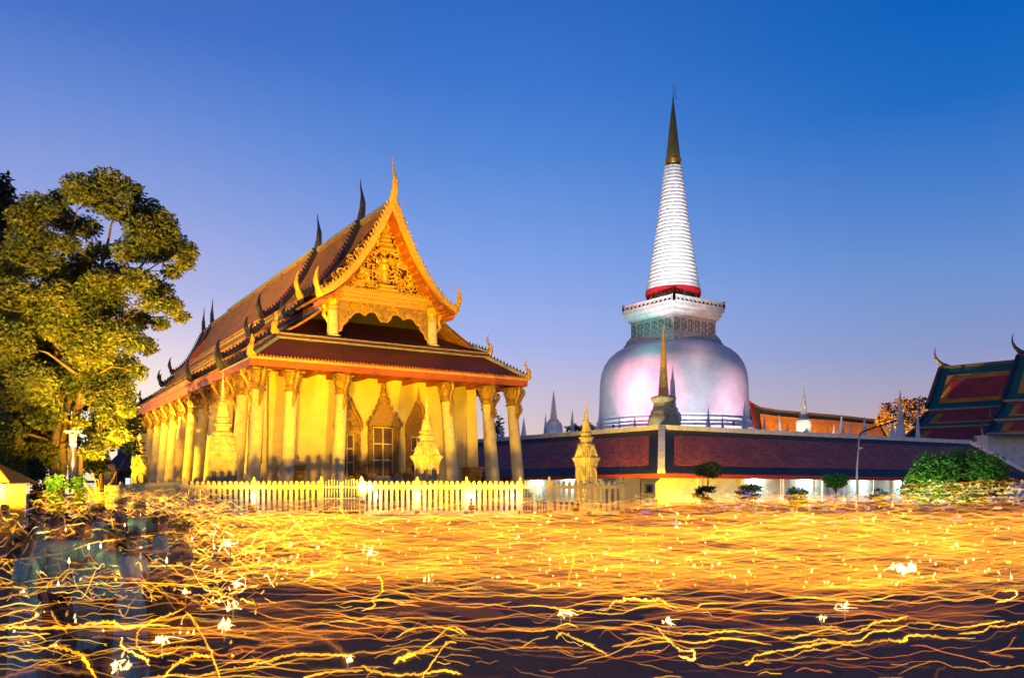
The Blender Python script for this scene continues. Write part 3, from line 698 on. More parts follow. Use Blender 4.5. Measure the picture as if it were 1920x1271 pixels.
# ---------------------------------------------------------------- the great stupa
SP = P(1262, 925, 130); SPX, SPY = SP.x, SP.y; K = 130/F
def zy(py, d=130): return EYE + (HY - py)/F*d
GZ = 1.0
stupa = thing('great_stupa', 'huge white bell shaped stupa with ringed spire and golden tip behind the gallery', 'stupa', (SPX, SPY, GZ))
def sprof(l, d=130): return [(r*d/F, zy(y, d) - GZ) for r, y in l]
MB().lathe([(15.5, 0), (15.5, 3), (14, 3.2), (14, 7)] + sprof([(152, 812), (152, 808), (146, 806), (147, 801), (142.5, 798), (143.5, 793), (140, 789), (140, 786)]), 96).build('base_moulding', M['white'], stupa, True)
dome = MB().lathe(sprof([(140, 787), (138.5, 775), (137.5, 755), (137, 735), (136, 715), (133.5, 700), (128, 685), (119, 672), (107, 661.5), (95, 655), (84, 650), (40, 640)]), 128).build('dome', M['silver'], stupa, True)
an = math.atan2(-SPY, -SPX) + math.pi/4 + R(1.0)
def sq(b, l): return b.loft(SQ, [(r*K*.7071, zy(y) - GZ) for r, y in l], an)
sq(MB(), [(92, 655), (92, 648), (88, 644), (88, 641), (82, 634), (78, 630), (78, 607), (80, 605), (83, 603), (83, 600), (88, 597), (88, 592), (92, 589)]).build('square_throne', M['brown'], stupa)
sq(MB(), [(84.5, 603.6), (84.5, 600), (89, 597), (89, 592), (93.5, 589.5), (94, 586.5), (93, 584), (93, 583.2)]).build('cornice', M['white'], stupa)
def side_frames(r, y):                          # the four sides of the square storey: corner, direction, length
    h = r*K*.7071; c, s_ = math.cos(an), math.sin(an); cs = [Vector((x*c - y_*s_, x*s_ + y_*c, 0))*h for x, y_ in SQ]
    for i in range(4): yield cs[i], (cs[(i+1)%4]-cs[i]).normalized(), (cs[(i+1)%4]-cs[i]).length
lat = MB()
zt, zb = zy(573)-GZ, zy(583.2)-GZ
for c0, d, l in side_frames(92.5, 0):
    up = Vector((0,0,1))
    lat.bar(c0 + up*zt, c0 + d*l + up*zt, .34, .2); lat.bar(c0 + up*(zb+.1), c0 + d*l + up*(zb+.1), .3, .2)
    n = 12
    for i in range(n):
        a = c0 + d*(l*i/n); b = c0 + d*(l*(i+1)/n)
        lat.bar(a + up*zb, b + up*zt, .13, .15); lat.bar(a + up*zt, b + up*zb, .13, .15)
    for i in (0, n): lat.bar(c0 + d*(l*i/n) + up*zb, c0 + d*(l*i/n) + up*(zt+.25), .34, .34)
lat.build('balustrade', M['white'], stupa)
pb_ = MB(); sq(pb_, [(90.2, 583), (90.2, 573.5)]); pb_.build('dark_backing', M['dark'], stupa)  # dark sheet added behind the lattice so its gaps read as shade
pf = MB()
rp = random.Random(3)
for c0, d, l in side_frames(78.4, 0):
    nn = Vector((d.y, -d.x, 0)); nn = nn if nn.dot(c0 + d*l/2) > 0 else -nn
    for i in range(30):
        if i % 5 == 4: continue
        x = l*(i+.8)/31
        rows = range(7) if i % 5 in (0, 2) else ((0, 3, 6) if i % 5 == 1 else (1, 2, 4, 5))
        for j in rows:
            z = zy(611 + j*3.1)-GZ; p = c0 + d*x + Vector((0,0,z)) + nn*.012
            q = [p + d*math.cos(a)*.115 + Vector((0,0,math.sin(a)*.115)) for a in [2*math.pi*k/8 for k in range(8)]]
            pf.add(q + [v - nn*.2 for v in q], [tuple(range(8))])
pf.build('vent_disc', M['dark'], stupa)  # flat dark discs: the shade inside the vents put into colour
MB().lathe(sprof([(38, 584), (38, 548)]), 32).build('drum', M['brown'], stupa, True)
for k in range(8):
    a = 2*math.pi*(k+.35)/8
    MB().lathe([(.32, zy(586)-GZ), (.26, zy(583)-GZ), (.24, zy(556)-GZ), (.36, zy(549)-GZ)], 12, math.cos(a)*44*K, math.sin(a)*44*K).build('drum_column', M['brown'], stupa, True)
rb = MB(); rb.lathe(sprof([(50.5, 552), (51.5, 549), (50.5, 546), (48, 546), (48, 552)]), 48)
for k in range(64):
    a = 2*math.pi*k/64; p = Vector((math.cos(a), math.sin(a), 0))*49.5*K
    rb.tube([p + Vector((0,0,zy(551)-GZ)), p*.99 + Vector((0,0,zy(556+2*math.sin(k*2.1))-GZ)), p*.97 + Vector((0,0,zy(559+2*math.sin(k*2.1))-GZ))], [.2, .14, .03], 5)
rb.build('red_garland', mat('red_cloth', (.75, .015, .03), .6, var=.15), stupa, False)
pr = [(46, 551), (50, 549), (50, 541)]
nr = 33
for i in range(nr):
    t = i/(nr-1); t2 = (i+1)/(nr-1)
    def rr(t): return 48 - 31.5*t + 3.2*math.sin(math.pi*t)*-.6
    def yy(t): return 540 - (540-317)*(t**.97)
    r0 = rr(t); y0 = yy(t); y1 = yy(min(t2, 1.02)); h = y0 - y1
    pr += [(r0-.7, y0-.02*h), (r0+.25, y0-.26*h), (r0+.5, y0-.5*h), (r0+.1, y0-.74*h), (r0-.7, y0-.92*h)]
pr += [(15.5, 314), (12, 313)]
MB().lathe(sprof(pr), 64).build('ringed_spire', M['white'], stupa, True)
gl = MB().lathe(sprof([(12, 315), (14, 312), (12.5, 309), (15.5, 304), (16.5, 301), (13, 300), (13.2, 296), (12, 284), (9.6, 262), (6.8, 235), (4.8, 218), (4.6, 216), (3.2, 205), (1.6, 190), (1.5, 187), (.8, 183), (.7, 168), (1.3, 166), (.5, 164), (.4, 158)]), 24)
for k in range(16):
    a = 2*math.pi*k/16; d = Vector((math.cos(a), math.sin(a), 0)); s_ = Vector((-d.y, d.x, 0))
    gl.add([d*13.5*K - s_*.2 + Vector((0,0,zy(308)-GZ)), d*13.5*K + s_*.2 + Vector((0,0,zy(308)-GZ)), d*17.5*K + Vector((0,0,zy(299)-GZ))], [(0,1,2)])
gl.tube([(.15, 0, zy(184)-GZ), (.75, 0, zy(183)-GZ)], .04, 4); gl.tube([(.35, .1, zy(186)-GZ), (.4, .1, zy(160)-GZ)], .035, 4)
gl.build('golden_tip', mat('dull_gold_sheet', (.45, .27, .06), .35, .7, var=.3, scale=3), stupa, True)

# ---------------------------------------------------------------- small chedis
def niche_chedi(label, px, tip, corn, wpx, d, rot, m='chedi', group='niche chedis round the temple hall', niche=True):
    p = P(px, 925, d); z0 = zg(p.x, p.y); t = thing('niche_chedi', label, 'chedi', (p.x, p.y, z0), rot, group)
    hw = wpx/2*d/F; zc = zy(corn, d) - z0; H = zy(tip, d) - z0 - zc; pl_ = redent(.16)
    MB().loft(pl_, [(hw*1.02, 0), (hw*1.02, .25), (hw*.93, .35), (hw*.95, .55), (hw*.80, .7), (hw*.78, .75), (hw*.78, zc*.52), (hw*.82, zc*.54), (hw*.84, zc*.57), (hw*.78, zc*.60), (hw*.78, zc*.84), (hw*.85, zc*.88), (hw*.86, zc*.91), (hw*.96, zc*.95), (hw*1.0, zc*.97), (hw*1.0, zc)]).build('niche_storey', M[m], t)
    MB().loft(pl_, [(hw*a, zc + H*b) for a, b in ((.86, 0), (.84, .02), (.64, .09), (.76, .10), (.75, .118), (.52, .19), (.64, .20), (.63, .218), (.43, .25), (.42, .30), (.54, .31), (.53, .328), (.36, .345), (.35, .37), (.46, .38), (.45, .398), (.33, .415))]).build('stepped_roof', M[m], t)
    MB().loft(redent(.25), [(hw*a, zc + H*b) for a, b in ((.36, .415), (.33, .47), (.28, .53), (.24, .575), (.29, .59), (.19, .60))]).build('bell', M[m], t)
    pf_ = [(hw*.20, zc + H*.60)]
    for i in range(11):
        a = .19*(1-i/13); b = .605 + .028*i; pf_ += [(hw*a*.75, zc+H*b), (hw*a, zc+H*(b+.008)), (hw*a, zc+H*(b+.017)), (hw*a*.75, zc+H*(b+.026))]
    pf_ += [(hw*.03, zc+H*.93), (hw*.012, zc+H)]
    MB().lathe(pf_, 12).build('spire', M[m], t, True)
    for k in range(4):
        a = math.pi/2*k; n_ = Vector((math.cos(a), math.sin(a), 0)); s_ = Vector((-n_.y, n_.x, 0)); up = Vector((0,0,1))
        g = MB(); w = hw*.46
        g.prism([(-w, zc), (w, zc), (w*.75, zc+H*.05), (0, zc+H*.19), (-w*.75, zc+H*.05)], n_*(hw*.62), s_, up, n_, hw*.2)
        for sd in (-1, 1): g.bar(n_*(hw*.83) + s_*sd*w*1.02 + up*(zc+.05), n_*(hw*.80) + up*(zc+H*.19), .10, .08)
        g.build('gablet', M[m], t)
        if niche:
            w = hw*.33; zt = zc*.80; zb = .75
            arc = [(w*math.cos(q), zt - w*1.15 + w*1.15*math.sin(q)**1.2) for q in [math.pi*i/12 for i in range(13)]]
            inn = MB(); inn.prism([(w, zb)] + arc + [(-w, zb)], n_*(hw*.70), s_, up, n_, hw*.10)
            inn.build('niche', mat('niche_plaster', (.50, .36, .17), .8, var=.25) if 'niche_plaster' not in bpy.data.materials else bpy.data.materials['niche_plaster'], t)
            fr_ = MB(); pts = [s_*w*1.08 + up*zb] + [s_*x*1.08 + up*(z + .05) for x, z in arc] + [-s_*w*1.08 + up*zb]
            fr_.tube([n_*(hw*.82) + q for q in pts], .10*hw, 6); fr_.build('niche_frame', M[m], t)
    return t
niche_chedi('tall pale niche chedi standing before the hall left corner columns', 418, 690, 847, 56, 49, TH - R(14))
niche_chedi('niche chedi in front of the hall doors with its lower half in fence shadow', 800, 742, 854, 50, 50, TH + R(18))
niche_chedi('golden lit niche chedi before the gallery roof just beyond the gate', 1099, 742, 858, 43, 49, R(45))
niche_chedi('niche chedi at the far back end of the hall colonnade', 262, 778, 874, 32, 74, TH - R(10))
niche_chedi('small dim grey niche chedi under the trees far behind the street lamp', 202, 838, 878, 29, 92, TH - R(10))
def bell_chedi(label, prof, px, d, m, m2=None, group=None, sqb=True, ground=GZ):
    p = P(px, 925, d); t = thing('bell_chedi', label, 'chedi', (p.x, p.y, ground), 0, group)
    lo = [(r*d/F, zy(y, d)-ground) for r, y in prof[0]]; mi = [(r*d/F, zy(y, d)-ground) for r, y in prof[1]]; hi = [(r*d/F, zy(y, d)-ground) for r, y in prof[2]]
    b = MB(); r0 = lo[0][0]
    b.loft(SQ, [(r0*1.15, 0), (r0*1.15, max(lo[0][1]-.6, .1)), (r0*1.0, max(lo[0][1]-.3, .2)), (r0*1.0, lo[0][1])], R(40)); b.build('chedi_base', M[m], t)
    MB().lathe(lo, 32).build('bell', M[m], t, True); MB().lathe(mi, 24).build('ringed_spire', M[m], t, True)
    if len(hi) > 1: MB().lathe(hi, 16).build('spire_tip', M[m2 or m], t, True)
    return t
def rings(r0, y0, r1, y1, n):
    out = []
    for i in range(n):
        t = i/n; r = r0+(r1-r0)*t; h = (y0-y1)/n; y = y0-(y0-y1)*t
        out += [(r*.80, y), (r*1.06, y-.2*h), (r*1.06, y-.55*h), (r*.80, y-.75*h)]
    return out
bell_chedi('pale chedi with broad bell and tall gold tip right behind the gallery roof corner', ([(30, 803), (30, 796), (29, 790), (28.5, 786), (27, 780), (24.5, 776), (24.5, 774), (23, 770), (20, 766), (19, 760), (18.5, 755), (21, 753), (22, 750), (24, 748), (24, 745), (19, 743)], rings(10.5, 743, 6.5, 690, 14), [(6.5, 690), (6.2, 688), (4.5, 660), (2.5, 630), (1, 615), (1.5, 612), (.3, 606)]), 1244, 92, 'chedi', 'gold')
bell_chedi('slim white chedi half hidden behind the gold tipped corner chedi', ([(16, 806), (15, 796), (17, 785), (15, 775), (10, 770), (10, 765)], rings(7.5, 765, 4, 712, 14), [(3, 712), (1.6, 700), (.3, 688)]), 1261, 100, 'white')
bell_chedi('white chedi with round bell standing alone left of the great stupa', ([(18, 822), (18, 812), (17, 806), (16.5, 798), (14, 792), (10, 790), (10, 787)], rings(7, 787, 2.5, 745, 12), [(2, 745), (.3, 732)]), 1038, 118, 'white')
bell_chedi('bright floodlit white chedi with square body before the orange roof', ([(14, 812), (14, 800), (15, 797), (14, 788), (8.5, 786), (9, 783)], rings(7.5, 782, 3, 745, 12), [(2.4, 745), (1, 728), (.3, 716)]), 1507, 112, 'white')
bell_chedi('tall slim grey white chedi before the orange flowering tree', ([(9, 822), (9, 812), (8, 806), (7.5, 800), (7, 796)], rings(6.4, 796, 4.5, 775, 5), [(4.5, 775), (2, 750), (.8, 738), (.3, 730)]), 1688, 118, 'white')
spires = [(941, 796, 'behind the second column from the hall right end', 5), (982, 782, 'just right of the hall end column', 5.5), (1023, 775, 'left of the round bell chedi', 4.5), (1073, 768, 'left of the golden niche chedi tip', 5.5),
    (1127, 771, 'at the left edge of the great stupa dome', 5), (1161, 777, 'before the pale left part of the dome', 4), (1190, 776, 'before the pink patch of the dome', 4.5), (1328, 763, 'before the white middle of the dome', 6), (1355, 771, 'right of the taller spire before the dome middle', 4),
    (1396, 753, 'tallest one at the right edge of the dome', 6.5), (1433, 777, 'at the left end of the orange roof', 4.5), (1461, 777, 'left of the floodlit chedi', 5.5), (1517, 786, 'just right of the floodlit chedi', 5), (1564, 795, 'before the orange roof, shortest of all', 4.5), (1578, 774, 'tall white one before the orange roof middle', 6),
    (1594, 792, 'slim one right of the tall white spire before the orange roof', 3), (1621, 780, 'behind the street light arm', 5), (1673, 783, 'left of the tall slim chedi', 5.5), (1721, 771, 'pale one beside the striped tiled roof', 4)]
for px, ty, lb, wd in spires:
    d = (101 if 1100 < px < 1450 else 112) + 2*math.sin(px); p = P(px, 925, d)
    t = thing('pointed_spire_chedi', 'small needle spire chedi ' + lb, 'chedi', (p.x, p.y, GZ), 0, 'needle spires behind the gallery roof')
    zr = zy(825, d)-GZ; zt = zy(ty, d)-GZ; w = wd*1.25*d/F
    MB().loft(SQ, [(w*2.2, 0), (w*2.2, 1), (w*1.9, 1.2), (w*1.9, zr*.5), (w*2.1, zr*.52), (w*1.6, zr*.56)], R(20)).build('chedi_base', M['white'], t)
    MB().lathe([(w*1.7, zr*.5), (w*1.5, zr*.75), (w*1.1, zr*.85), (w*1.3, zr*.87)], 16).build('bell', M['white'], t, True)
    MB().lathe([(w*1.05, zr*.86), (w*.95, zr), (w*.55, zr+(zt-zr)*.45), (w*.22, zr+(zt-zr)*.8), (w*.03, zt)], 12).build('spire', M['white'], t, True)
for px, ty, lb in ((1440, 797, 'tiny gilt ringed finial left of the floodlit chedi'), (1476, 792, 'tiny gilt ringed finial beside the floodlit chedi'), (1551, 799, 'tiny gilt ringed finial before the orange roof')):
    p = P(px, 925, 108); t = MB().lathe([(.25, 0), (.25, zy(822, 108)-GZ)] + [(r*108/F, zy(y, 108)-GZ) for r, y in rings(2.6, 822, 1.2, ty+5, 7)] + [(.02, zy(ty, 108)-GZ)], 10).build('gilt_finial', M['gold'], None, True)
    t.location = (p.x, p.y, GZ); tag(t, lb, 'finial', 'gilt finials behind the gallery')

# ---------------------------------------------------------------- the gallery (roofed cloister wall)
KC = Vector((P(1240, 886, 75).x, 75, 0)); d1 = Vector((-.64, .768, 0)).normalized(); d2 = Vector((.866, .50, 0)).normalized()
n1 = Vector((d1.y, -d1.x, 0)); n1 = n1 if n1.y > 0 else -n1
n2 = Vector((-d2.y, d2.x, 0)); n2 = n2 if n2.y > 0 else -n2
def cornerpt(o1, o2=None):                      # corner of lines set back o1 from both eaves
    o2 = o1 if o2 is None else o2
    A = Matrix(((n1.x, n1.y), (n2.x, n2.y))); b = Vector((n1.dot(KC)+o1, n2.dot(KC)+o2)); s_ = A.inverted() @ b
    return Vector((s_.x, s_.y, 0))
ZE, ZR, DP = 3.80, 8.15, 5.2
gal = thing('cloister_gallery', 'long low gallery with maroon tiled roof and white walls before the great stupa', 'gallery', (KC.x, KC.y, GZ))
def G(p, z): return Vector((p.x-KC.x, p.y-KC.y, z-GZ))
RC = cornerpt(DP); L1, L2E, L2R = 52, 58, 48.3
def along(p, d, t): return p + d*t
for dd, le, lr, nm in ((d1, L1, L1, 1), (d2, L2E, L2R, 2)):
    nn = n1 if nm == 1 else n2
    b = MB(); b.sheet([G(KC, ZE), G(KC + dd*le, ZE)], [G(RC, ZR), G(RC + dd*lr, ZR)], .2); b.build('roof', M['tile_green'], gal)
    # maroon field lying 4 cm above the dark green border
    def q(s_, t):                               # s along (metres from the hip), t up the slope 0..1
        e = KC.lerp(RC, t); base = e + dd*s_; return G(base, ZE + (ZR-ZE)*t + .05)
    b = MB(); hi = lr - 2.0 if nm == 1 else None
    if nm == 1: b.sheet([q(1.5, .16), q(le-1, .16)], [q(1.5, .84), q(le-1, .84)], .03)
    else: b.sheet([q(1.5, .16), q(le-3.6, .16)], [q(1.5, .84), q(lr-.6, .84)], .03)
    b.build('roof_field', M['tile_field'], gal)
    b = MB(); b.bar(G(RC, ZR+.12), G(RC + dd*lr, ZR+.12), .5, .45); b.build('ridge_cap', M['white'], gal)
    b = MB(); b.bar(G(KC + nn*.08, ZE-.24), G(KC + dd*le + nn*.08, ZE-.24), .16, .38); b.build('fascia', M['red'], gal)
    wc = cornerpt(2.2); b = MB(); o = G(wc, GZ); e = G(wc + dd*(le-2), GZ); nl = nn*.4
    b.add([o, e, e+nl, o+nl] + [p + Vector((0,0,ZE-GZ+.9)) for p in (o, e, e+nl, o+nl)], [(0,1,5,4),(1,2,6,5),(2,3,7,6),(3,0,4,7),(4,5,6,7)]); b.build('wall', M['white'], gal)
    b = MB(); b.bar(G(cornerpt(.3), ZE-.12), G(cornerpt(.3)+dd*(le-1), ZE-.12), .1, .1); 
    b.add([G(cornerpt(.2), ZE-.06), G(cornerpt(.2)+dd*(le-1), ZE-.06), G(wc+dd*(le-1), ZE+.5), G(wc, ZE+.5)], [(0,1,2,3)]); b.build('eave_soffit', M['red'], gal)
    for k in range(int(le/4.6)):
        if nm == 2 and k < 3: continue
        c = cornerpt(.75) + dd*(1.2 + 4.55*k); b = MB(); g = G(c, GZ); b.box(g.x-.07, g.x+.07, g.y-.07, g.y+.07, 0, ZE-GZ-.1); b.box(g.x-.14, g.x+.14, g.y-.14, g.y+.14, 0, .25)
        b.build('post', M['white'], gal)
    b = MB(); b.bar(G(cornerpt(-.5), GZ+.08), G(cornerpt(-.5)+dd*le, GZ+.08), 2.8, .2); b.build('floor_kerb', M['paving'], gal)
    for k in range(8):                          # shallow pilasters divide the wall
        c = cornerpt(2.12) + dd*(4.5 + 5.6*k); b = MB(); b.bar(G(c, GZ), G(c, ZE+.2), .5, .22, up=tuple(nn)); b.build('pilaster', M['white'], gal)
b = MB(); b.bar(G(KC, ZE+.12), G(RC, ZR+.16), .62, .4); b.build('hip_cap', M['white'], gal)
b = MB(); b.bar(G(KC + d2*L2E, ZE+.12), G(RC + d2*L2R, ZR+.16), .5, .4); b.build('hip_cap', M['white'], gal)
b = MB(); e0 = G(KC + d2*L2E, ZE); e1 = G(KC + d2*L2E + n2*10, ZE); b.add([e0, e1, G(RC + d2*L2R, ZR)], [(0,1,2)], [[(0,0),(10,0),(5,6)]]); b.build('end_roof', M['tile_green'], gal)
# white tube lamps under the eave, each with its light
FL = []
def on_wall(px, dd, off=1.95):                  # point of the wall line seen at this column of the photograph
    c = cornerpt(off); k = (px-960)/F; t = (k*c.y - c.x)/(dd.x - k*dd.y); return c + dd*t
for px, dd, lb in ((1421, d2, 'white tube lamp glowing under the gallery eave behind a low shrub'), (1518, d2, 'white tube lamp glowing under the gallery eave left of the small tree'), (1619, d2, 'white tube lamp glowing under the gallery eave beside the street light pole'), (1692, d2, 'white tube lamp glowing under the gallery eave next to the big hedge'), (1001, d1, 'white tube lamp glowing under the gallery eave above the iron gate'), (1063, d1, 'white tube lamp glowing under the gallery eave left of the golden chedi')):
    p = on_wall(px, dd, 1.85); t = thing('tube_lamp', lb, 'lamp', (p.x, p.y, ZE-.35), math.atan2(dd.y, dd.x), 'tube lamps under the gallery eaves')
    MB().box(-.65, .65, -.06, .06, .05, .14).build('lamp_housing', M['steel'], t)
    MB().tube([(-.6, 0, .01), (.6, 0, .01)], .035, 8).build('tube', M['fluor'], t)
    o = point('lamp_light', (p.x, p.y-.22, ZE-.55), 270, (.62, 1, .93), .15)

# ---------------------------------------------------------------- orange roofed hall far behind
def Q(a, b, c, d, s_, t): return a.lerp(b, s_).lerp(d.lerp(c, s_), t)
oh = thing('far_hall', 'far hall with a long sagging orange floodlit roof behind the needle spires', 'hall', (P(1540, 925, 150).x, 150, GZ))
O0 = Vector(oh.location)
rid = [(1409, 758), (1425, 766), (1455, 771), (1500, 775), (1545, 779), (1590, 783), (1630, 788), (1652, 789)]
ra = [P(x, y, 150) - O0 for x, y in rid]; re = [P(x + 8 + (20 if i == 7 else 0)*1 - (0 if i else -6), 832 + i*.8, 142) - O0 for i, (x, y) in enumerate(rid)]
MB().sheet(re, ra, .25).build('roof', M['tile_green'], oh)
up = Vector((0, -.06, .07))
def strip(a, b, t0, t1, s0, s1):
    n = len(a); ia = [a[i].lerp(b[i], t1) for i in range(n)]; ib = [a[i].lerp(b[i], t0) for i in range(n)]
    def cut(l): return [l[0].lerp(l[1], s0)] + l[1:-1] + [l[-1].lerp(l[-2], s1)]
    return cut(ia), cut(ib)
A_, B_ = strip(ra, re, .16, .95, .9, .35); MB().sheet([p+up for p in A_], [p+up for p in B_], .03).build('roof_field', M['tile_amber'], oh)
back = [p + Vector((0, 16, 0)) for p in re]; MB().sheet(back, ra, .25).build('rear_roof', M['tile_green'], oh)
b = MB()
for i in range(7): b.bar(ra[i] + Vector((0,0,.1)), ra[i+1] + Vector((0,0,.1)), .4, .4)
b.build('ridge_cap', M['mosaic'], oh)
b = MB()
for i in range(6): b.bar(ra[0].lerp(re[0], i/6), ra[0].lerp(re[0], (i+1)/6), .6, .5); b.tube([ra[0].lerp(re[0], (i+.5)/6), ra[0].lerp(re[0], (i+.5)/6) + Vector((-.4, 0, .5))], [.2, .02], 5)
b.tube([ra[0], ra[0] + Vector((-.5, 0, .6)), ra[0] + Vector((-.7, 0, 1.3))], [.35, .2, .02], 6); b.build('bargeboard', M['tile_red'], oh)
b = MB(); b.bar(ra[-1], re[-1], .7, .5); b.tube([ra[-1], ra[-1] + Vector((.35, 0, 1.1)), ra[-1] + Vector((.5, 0, 1.7)), ra[-1] + Vector((.45, 0, 2.6))], [.5, .35, .15, .03], 6); b.build('gilded_bargeboard', M['gold'], oh)
b = MB(); x0, x1 = re[0].x+1, re[-1].x-2; b.box(x0, x1, -6, 6, 0, re[3].z+.2); b.build('wall', M['white'], oh)

# ---------------------------------------------------------------- tall hall with striped green, amber and red roofs at the right
FR = 1.3                                      # this hall stands well beyond the gallery end
def PR(px, py, d): return P(px, py, d*FR)
rt = thing('striped_roof_hall', 'tall white hall with tiered green roofs framing amber and red tile panels', 'hall', (PR(1860, 925, 100).x, 100*FR, GZ))
T0 = Vector(rt.location)
def tier(a, b, c, d, fl, fb, ft):               # a b ridge side (left, right), d c eave side; frame widths as fractions
    a, b, c, d = [p - T0 for p in (a, b, c, d)]
    bb = MB(); n = 6; bb.sheet([d.lerp(c, i/n) for i in range(n+1)], [a.lerp(b, i/n) for i in range(n+1)], .2); bb.build('roof', M['tile_teal'], rt)
    nn = (c-d).cross(a-d).normalized(); nn = nn if nn.z > 0 else -nn
    for k, (m, e) in enumerate((('tile_amber', 0), ('tile_red', 1))):
        s0 = fl*(1+.62*e); t0 = ft*(1+.62*e); t1 = 1 - fb*(1+.62*e)
        ss = [s0 + (1-s0)*i/8 for i in range(9)]; lo = [Q(a, b, c, d, q, t1) + nn*(.09*(k+1)) for q in ss]; hi = [Q(a, b, c, d, q, t0) + nn*(.09*(k+1)) for q in ss]
        bb = MB(); bb.sheet(lo, hi, .03); bb.build('roof_panel', M[m], rt)
    bb = MB(); bb.bar(d + nn*.05, c + nn*.05, .3, .3); bb.build('eave_edge', M['ridge'], rt)
    bb = MB(); bb.bar(a + nn*.1, d + nn*.1, .5, .45); bb.build('bargeboard', M['mosaic'], rt)
    bb = MB(); pts = [d + Vector((-.3*math.sin(t*4)*.8 - .35*t, 0, 2.0*t)) for t in np.linspace(0, 1, 8)]; bb.tube(pts, [.26*(1-t)+.02 for t in np.linspace(0, 1, 8)], 6); bb.build('hook_finial', M['mosaic'], rt, True)
def horn(px, py, d):
    p0 = PR(px, py, d) - T0; bb = MB(); pts = [p0 + Vector((x, 0, z)) for x, z in ((2.3, -.5), (1.2, -.1), (.3, .25), (-.4, .9), (-.75, 1.6), (-.8, 2.2), (-.6, 2.9))]
    bb.tube(pts, [.3, .36, .34, .24, .16, .09, .03], 7); bb.tube([p0 + Vector((.3, 0, .1)), p0 + Vector((.2, 0, -1.3))], [.3, .25], 6); bb.build('horn_finial', M['mosaic'], rt, True)
tier(PR(1763, 691, 105), PR(1960, 673, 99), PR(1960, 757, 94.4), PR(1736, 770, 100.4), .10, .14, .20)
tier(PR(1737, 776, 100.3), PR(1960, 763, 94.3), PR(1960, 793, 91.6), PR(1712, 803, 97.8), .10, .22, .05)
tier(PR(1712, 809, 97.7), PR(1960, 799, 91.5), PR(1960, 822, 89.5), PR(1690, 828, 95.8), .10, .05, .05)
horn(1762, 686, 105)
tier(PR(1909, 668, 97), PR(2120, 650, 91), PR(2120, 742, 86), PR(1881, 752, 92.2), .10, .14, .20)
tier(PR(1882, 758, 92.1), PR(2120, 748, 85.9), PR(2120, 778, 83.6), PR(1862, 788, 90), .10, .2, .06)
tier(PR(1862, 793, 89.9), PR(2120, 784, 83.5), PR(2120, 806, 81.8), PR(1847, 814, 88.3), .10, .12, .06)
horn(1908, 662, 97)
bb = MB(); bb.bar(PR(1763, 690, 105)-T0, PR(1960, 672, 99)-T0, .5, .45); bb.build('ridge_cap', M['mosaic'], rt)
bb = MB(); bb.bar(PR(1909, 667, 97)-T0, PR(2120, 649, 91)-T0, .5, .45); bb.build('ridge_cap', M['mosaic'], rt)
for (ax, ay, ad), (bx, by, bd) in (((1737, 773, 100.5), (1960, 760, 94.5)), ((1712, 806, 97.9), (1960, 796, 91.7)), ((1882, 755, 92.3), (2120, 745, 86.1)), ((1862, 790.5, 90.1), (2120, 781, 83.7))):
    bb = MB(); bb.bar(PR(ax, ay, ad)-T0, PR(bx, by, bd)-T0, .2, .5); bb.build('riser_board', M['tile_red'], rt)
w0 = PR(1852, 925, 90); w1 = PR(2120, 925, 84.5)
bb = MB(); a = Vector((w0.x, w0.y, GZ))-T0; c = Vector((w1.x, w1.y, GZ))-T0; dn = Vector((.3, 9, 0)); hz = Vector((0, 0, zy(812, 88.5*FR)-GZ))
bb.add([a, c, c+dn, a+dn, a+hz, c+hz, c+dn+hz, a+dn+hz], [(0,1,5,4),(1,2,6,5),(2,3,7,6),(3,0,4,7)]); bb.build('wall', M['white'], rt)
bb = MB(); a = Vector((PR(1740, 925, 98).x, 98*FR, GZ))-T0; c = Vector((PR(1960, 925, 93).x, 93*FR, GZ))-T0; hz = Vector((0, 0, zy(826, 96*FR)-GZ)); dn = Vector((.3, 9, 0))
bb.add([a, c, c+dn, a+dn, a+hz, c+hz, c+dn+hz, a+dn+hz], [(0,1,5,4),(1,2,6,5),(2,3,7,6),(3,0,4,7)]); bb.build('wall', M['white'], rt)

# ---------------------------------------------------------------- fences, gates, pier
FD = 42.0
def fx(px): return (px-960)/F*FD
zf = zg(0, FD)
def post_mb(x, y, z0, h=1.40):
    b = MB(); b.box(x-.12, x+.12, y-.12, y+.12, z0, z0+h); b.box(x-.15, x+.15, y-.15, y+.15, z0+h+.002, z0+h+.05)
    return b, MB().lathe([(.09, z0+h+.05), (.13, z0+h+.12), (.07, z0+h+.17), (.11, z0+h+.23), (.06, z0+h+.29), (.08, z0+h+.34), (.02, z0+h+.42), (.01, z0+h+.45)], 10, x, y)
def picket_fence(label, a, b, posts, pitch=.262, group='pale picket fences in front of the hall'):
    a = Vector(a); b = Vector(b); t = thing('picket_fence', label, 'fence', (a.x, a.y, zf), math.atan2(b.y-a.y, b.x-a.x), group)
    l = (b-a).length; k = MB(); n = int(l/pitch)
    for i in range(n):
        x = l*(i+.5)/n
        k.box(x-.075, x+.075, -.04, .04, .18, 1.23); k.lathe([(.085, 1.42), (.10, 1.48), (.095, 1.55), (.06, 1.60), (.01, 1.63)], 8, x, 0)
    k.build('picket_panel', M['column'], t)
    MB().box(0, l, -.09, .09, 1.23, 1.42).build('top_rail', M['column'], t); MB().box(0, l, -.12, .12, 0, .18).build('base_kerb', M['column'], t)
    for p in posts:
        pb, pf_ = post_mb(p*l, 0, 0); po = pb.build('post', M['column'], t); pf_.build('post_finial', M['column'], po, True)
    return t
picket_fence('picket fence section left of the iron gate before the tall pale chedi', (fx(344), FD), (fx(603), FD), (0, .51, 1))
picket_fence('long picket fence section between the two iron gates before the hall doors', (fx(678), FD), (fx(976), FD), (0, .35, .66, 1))
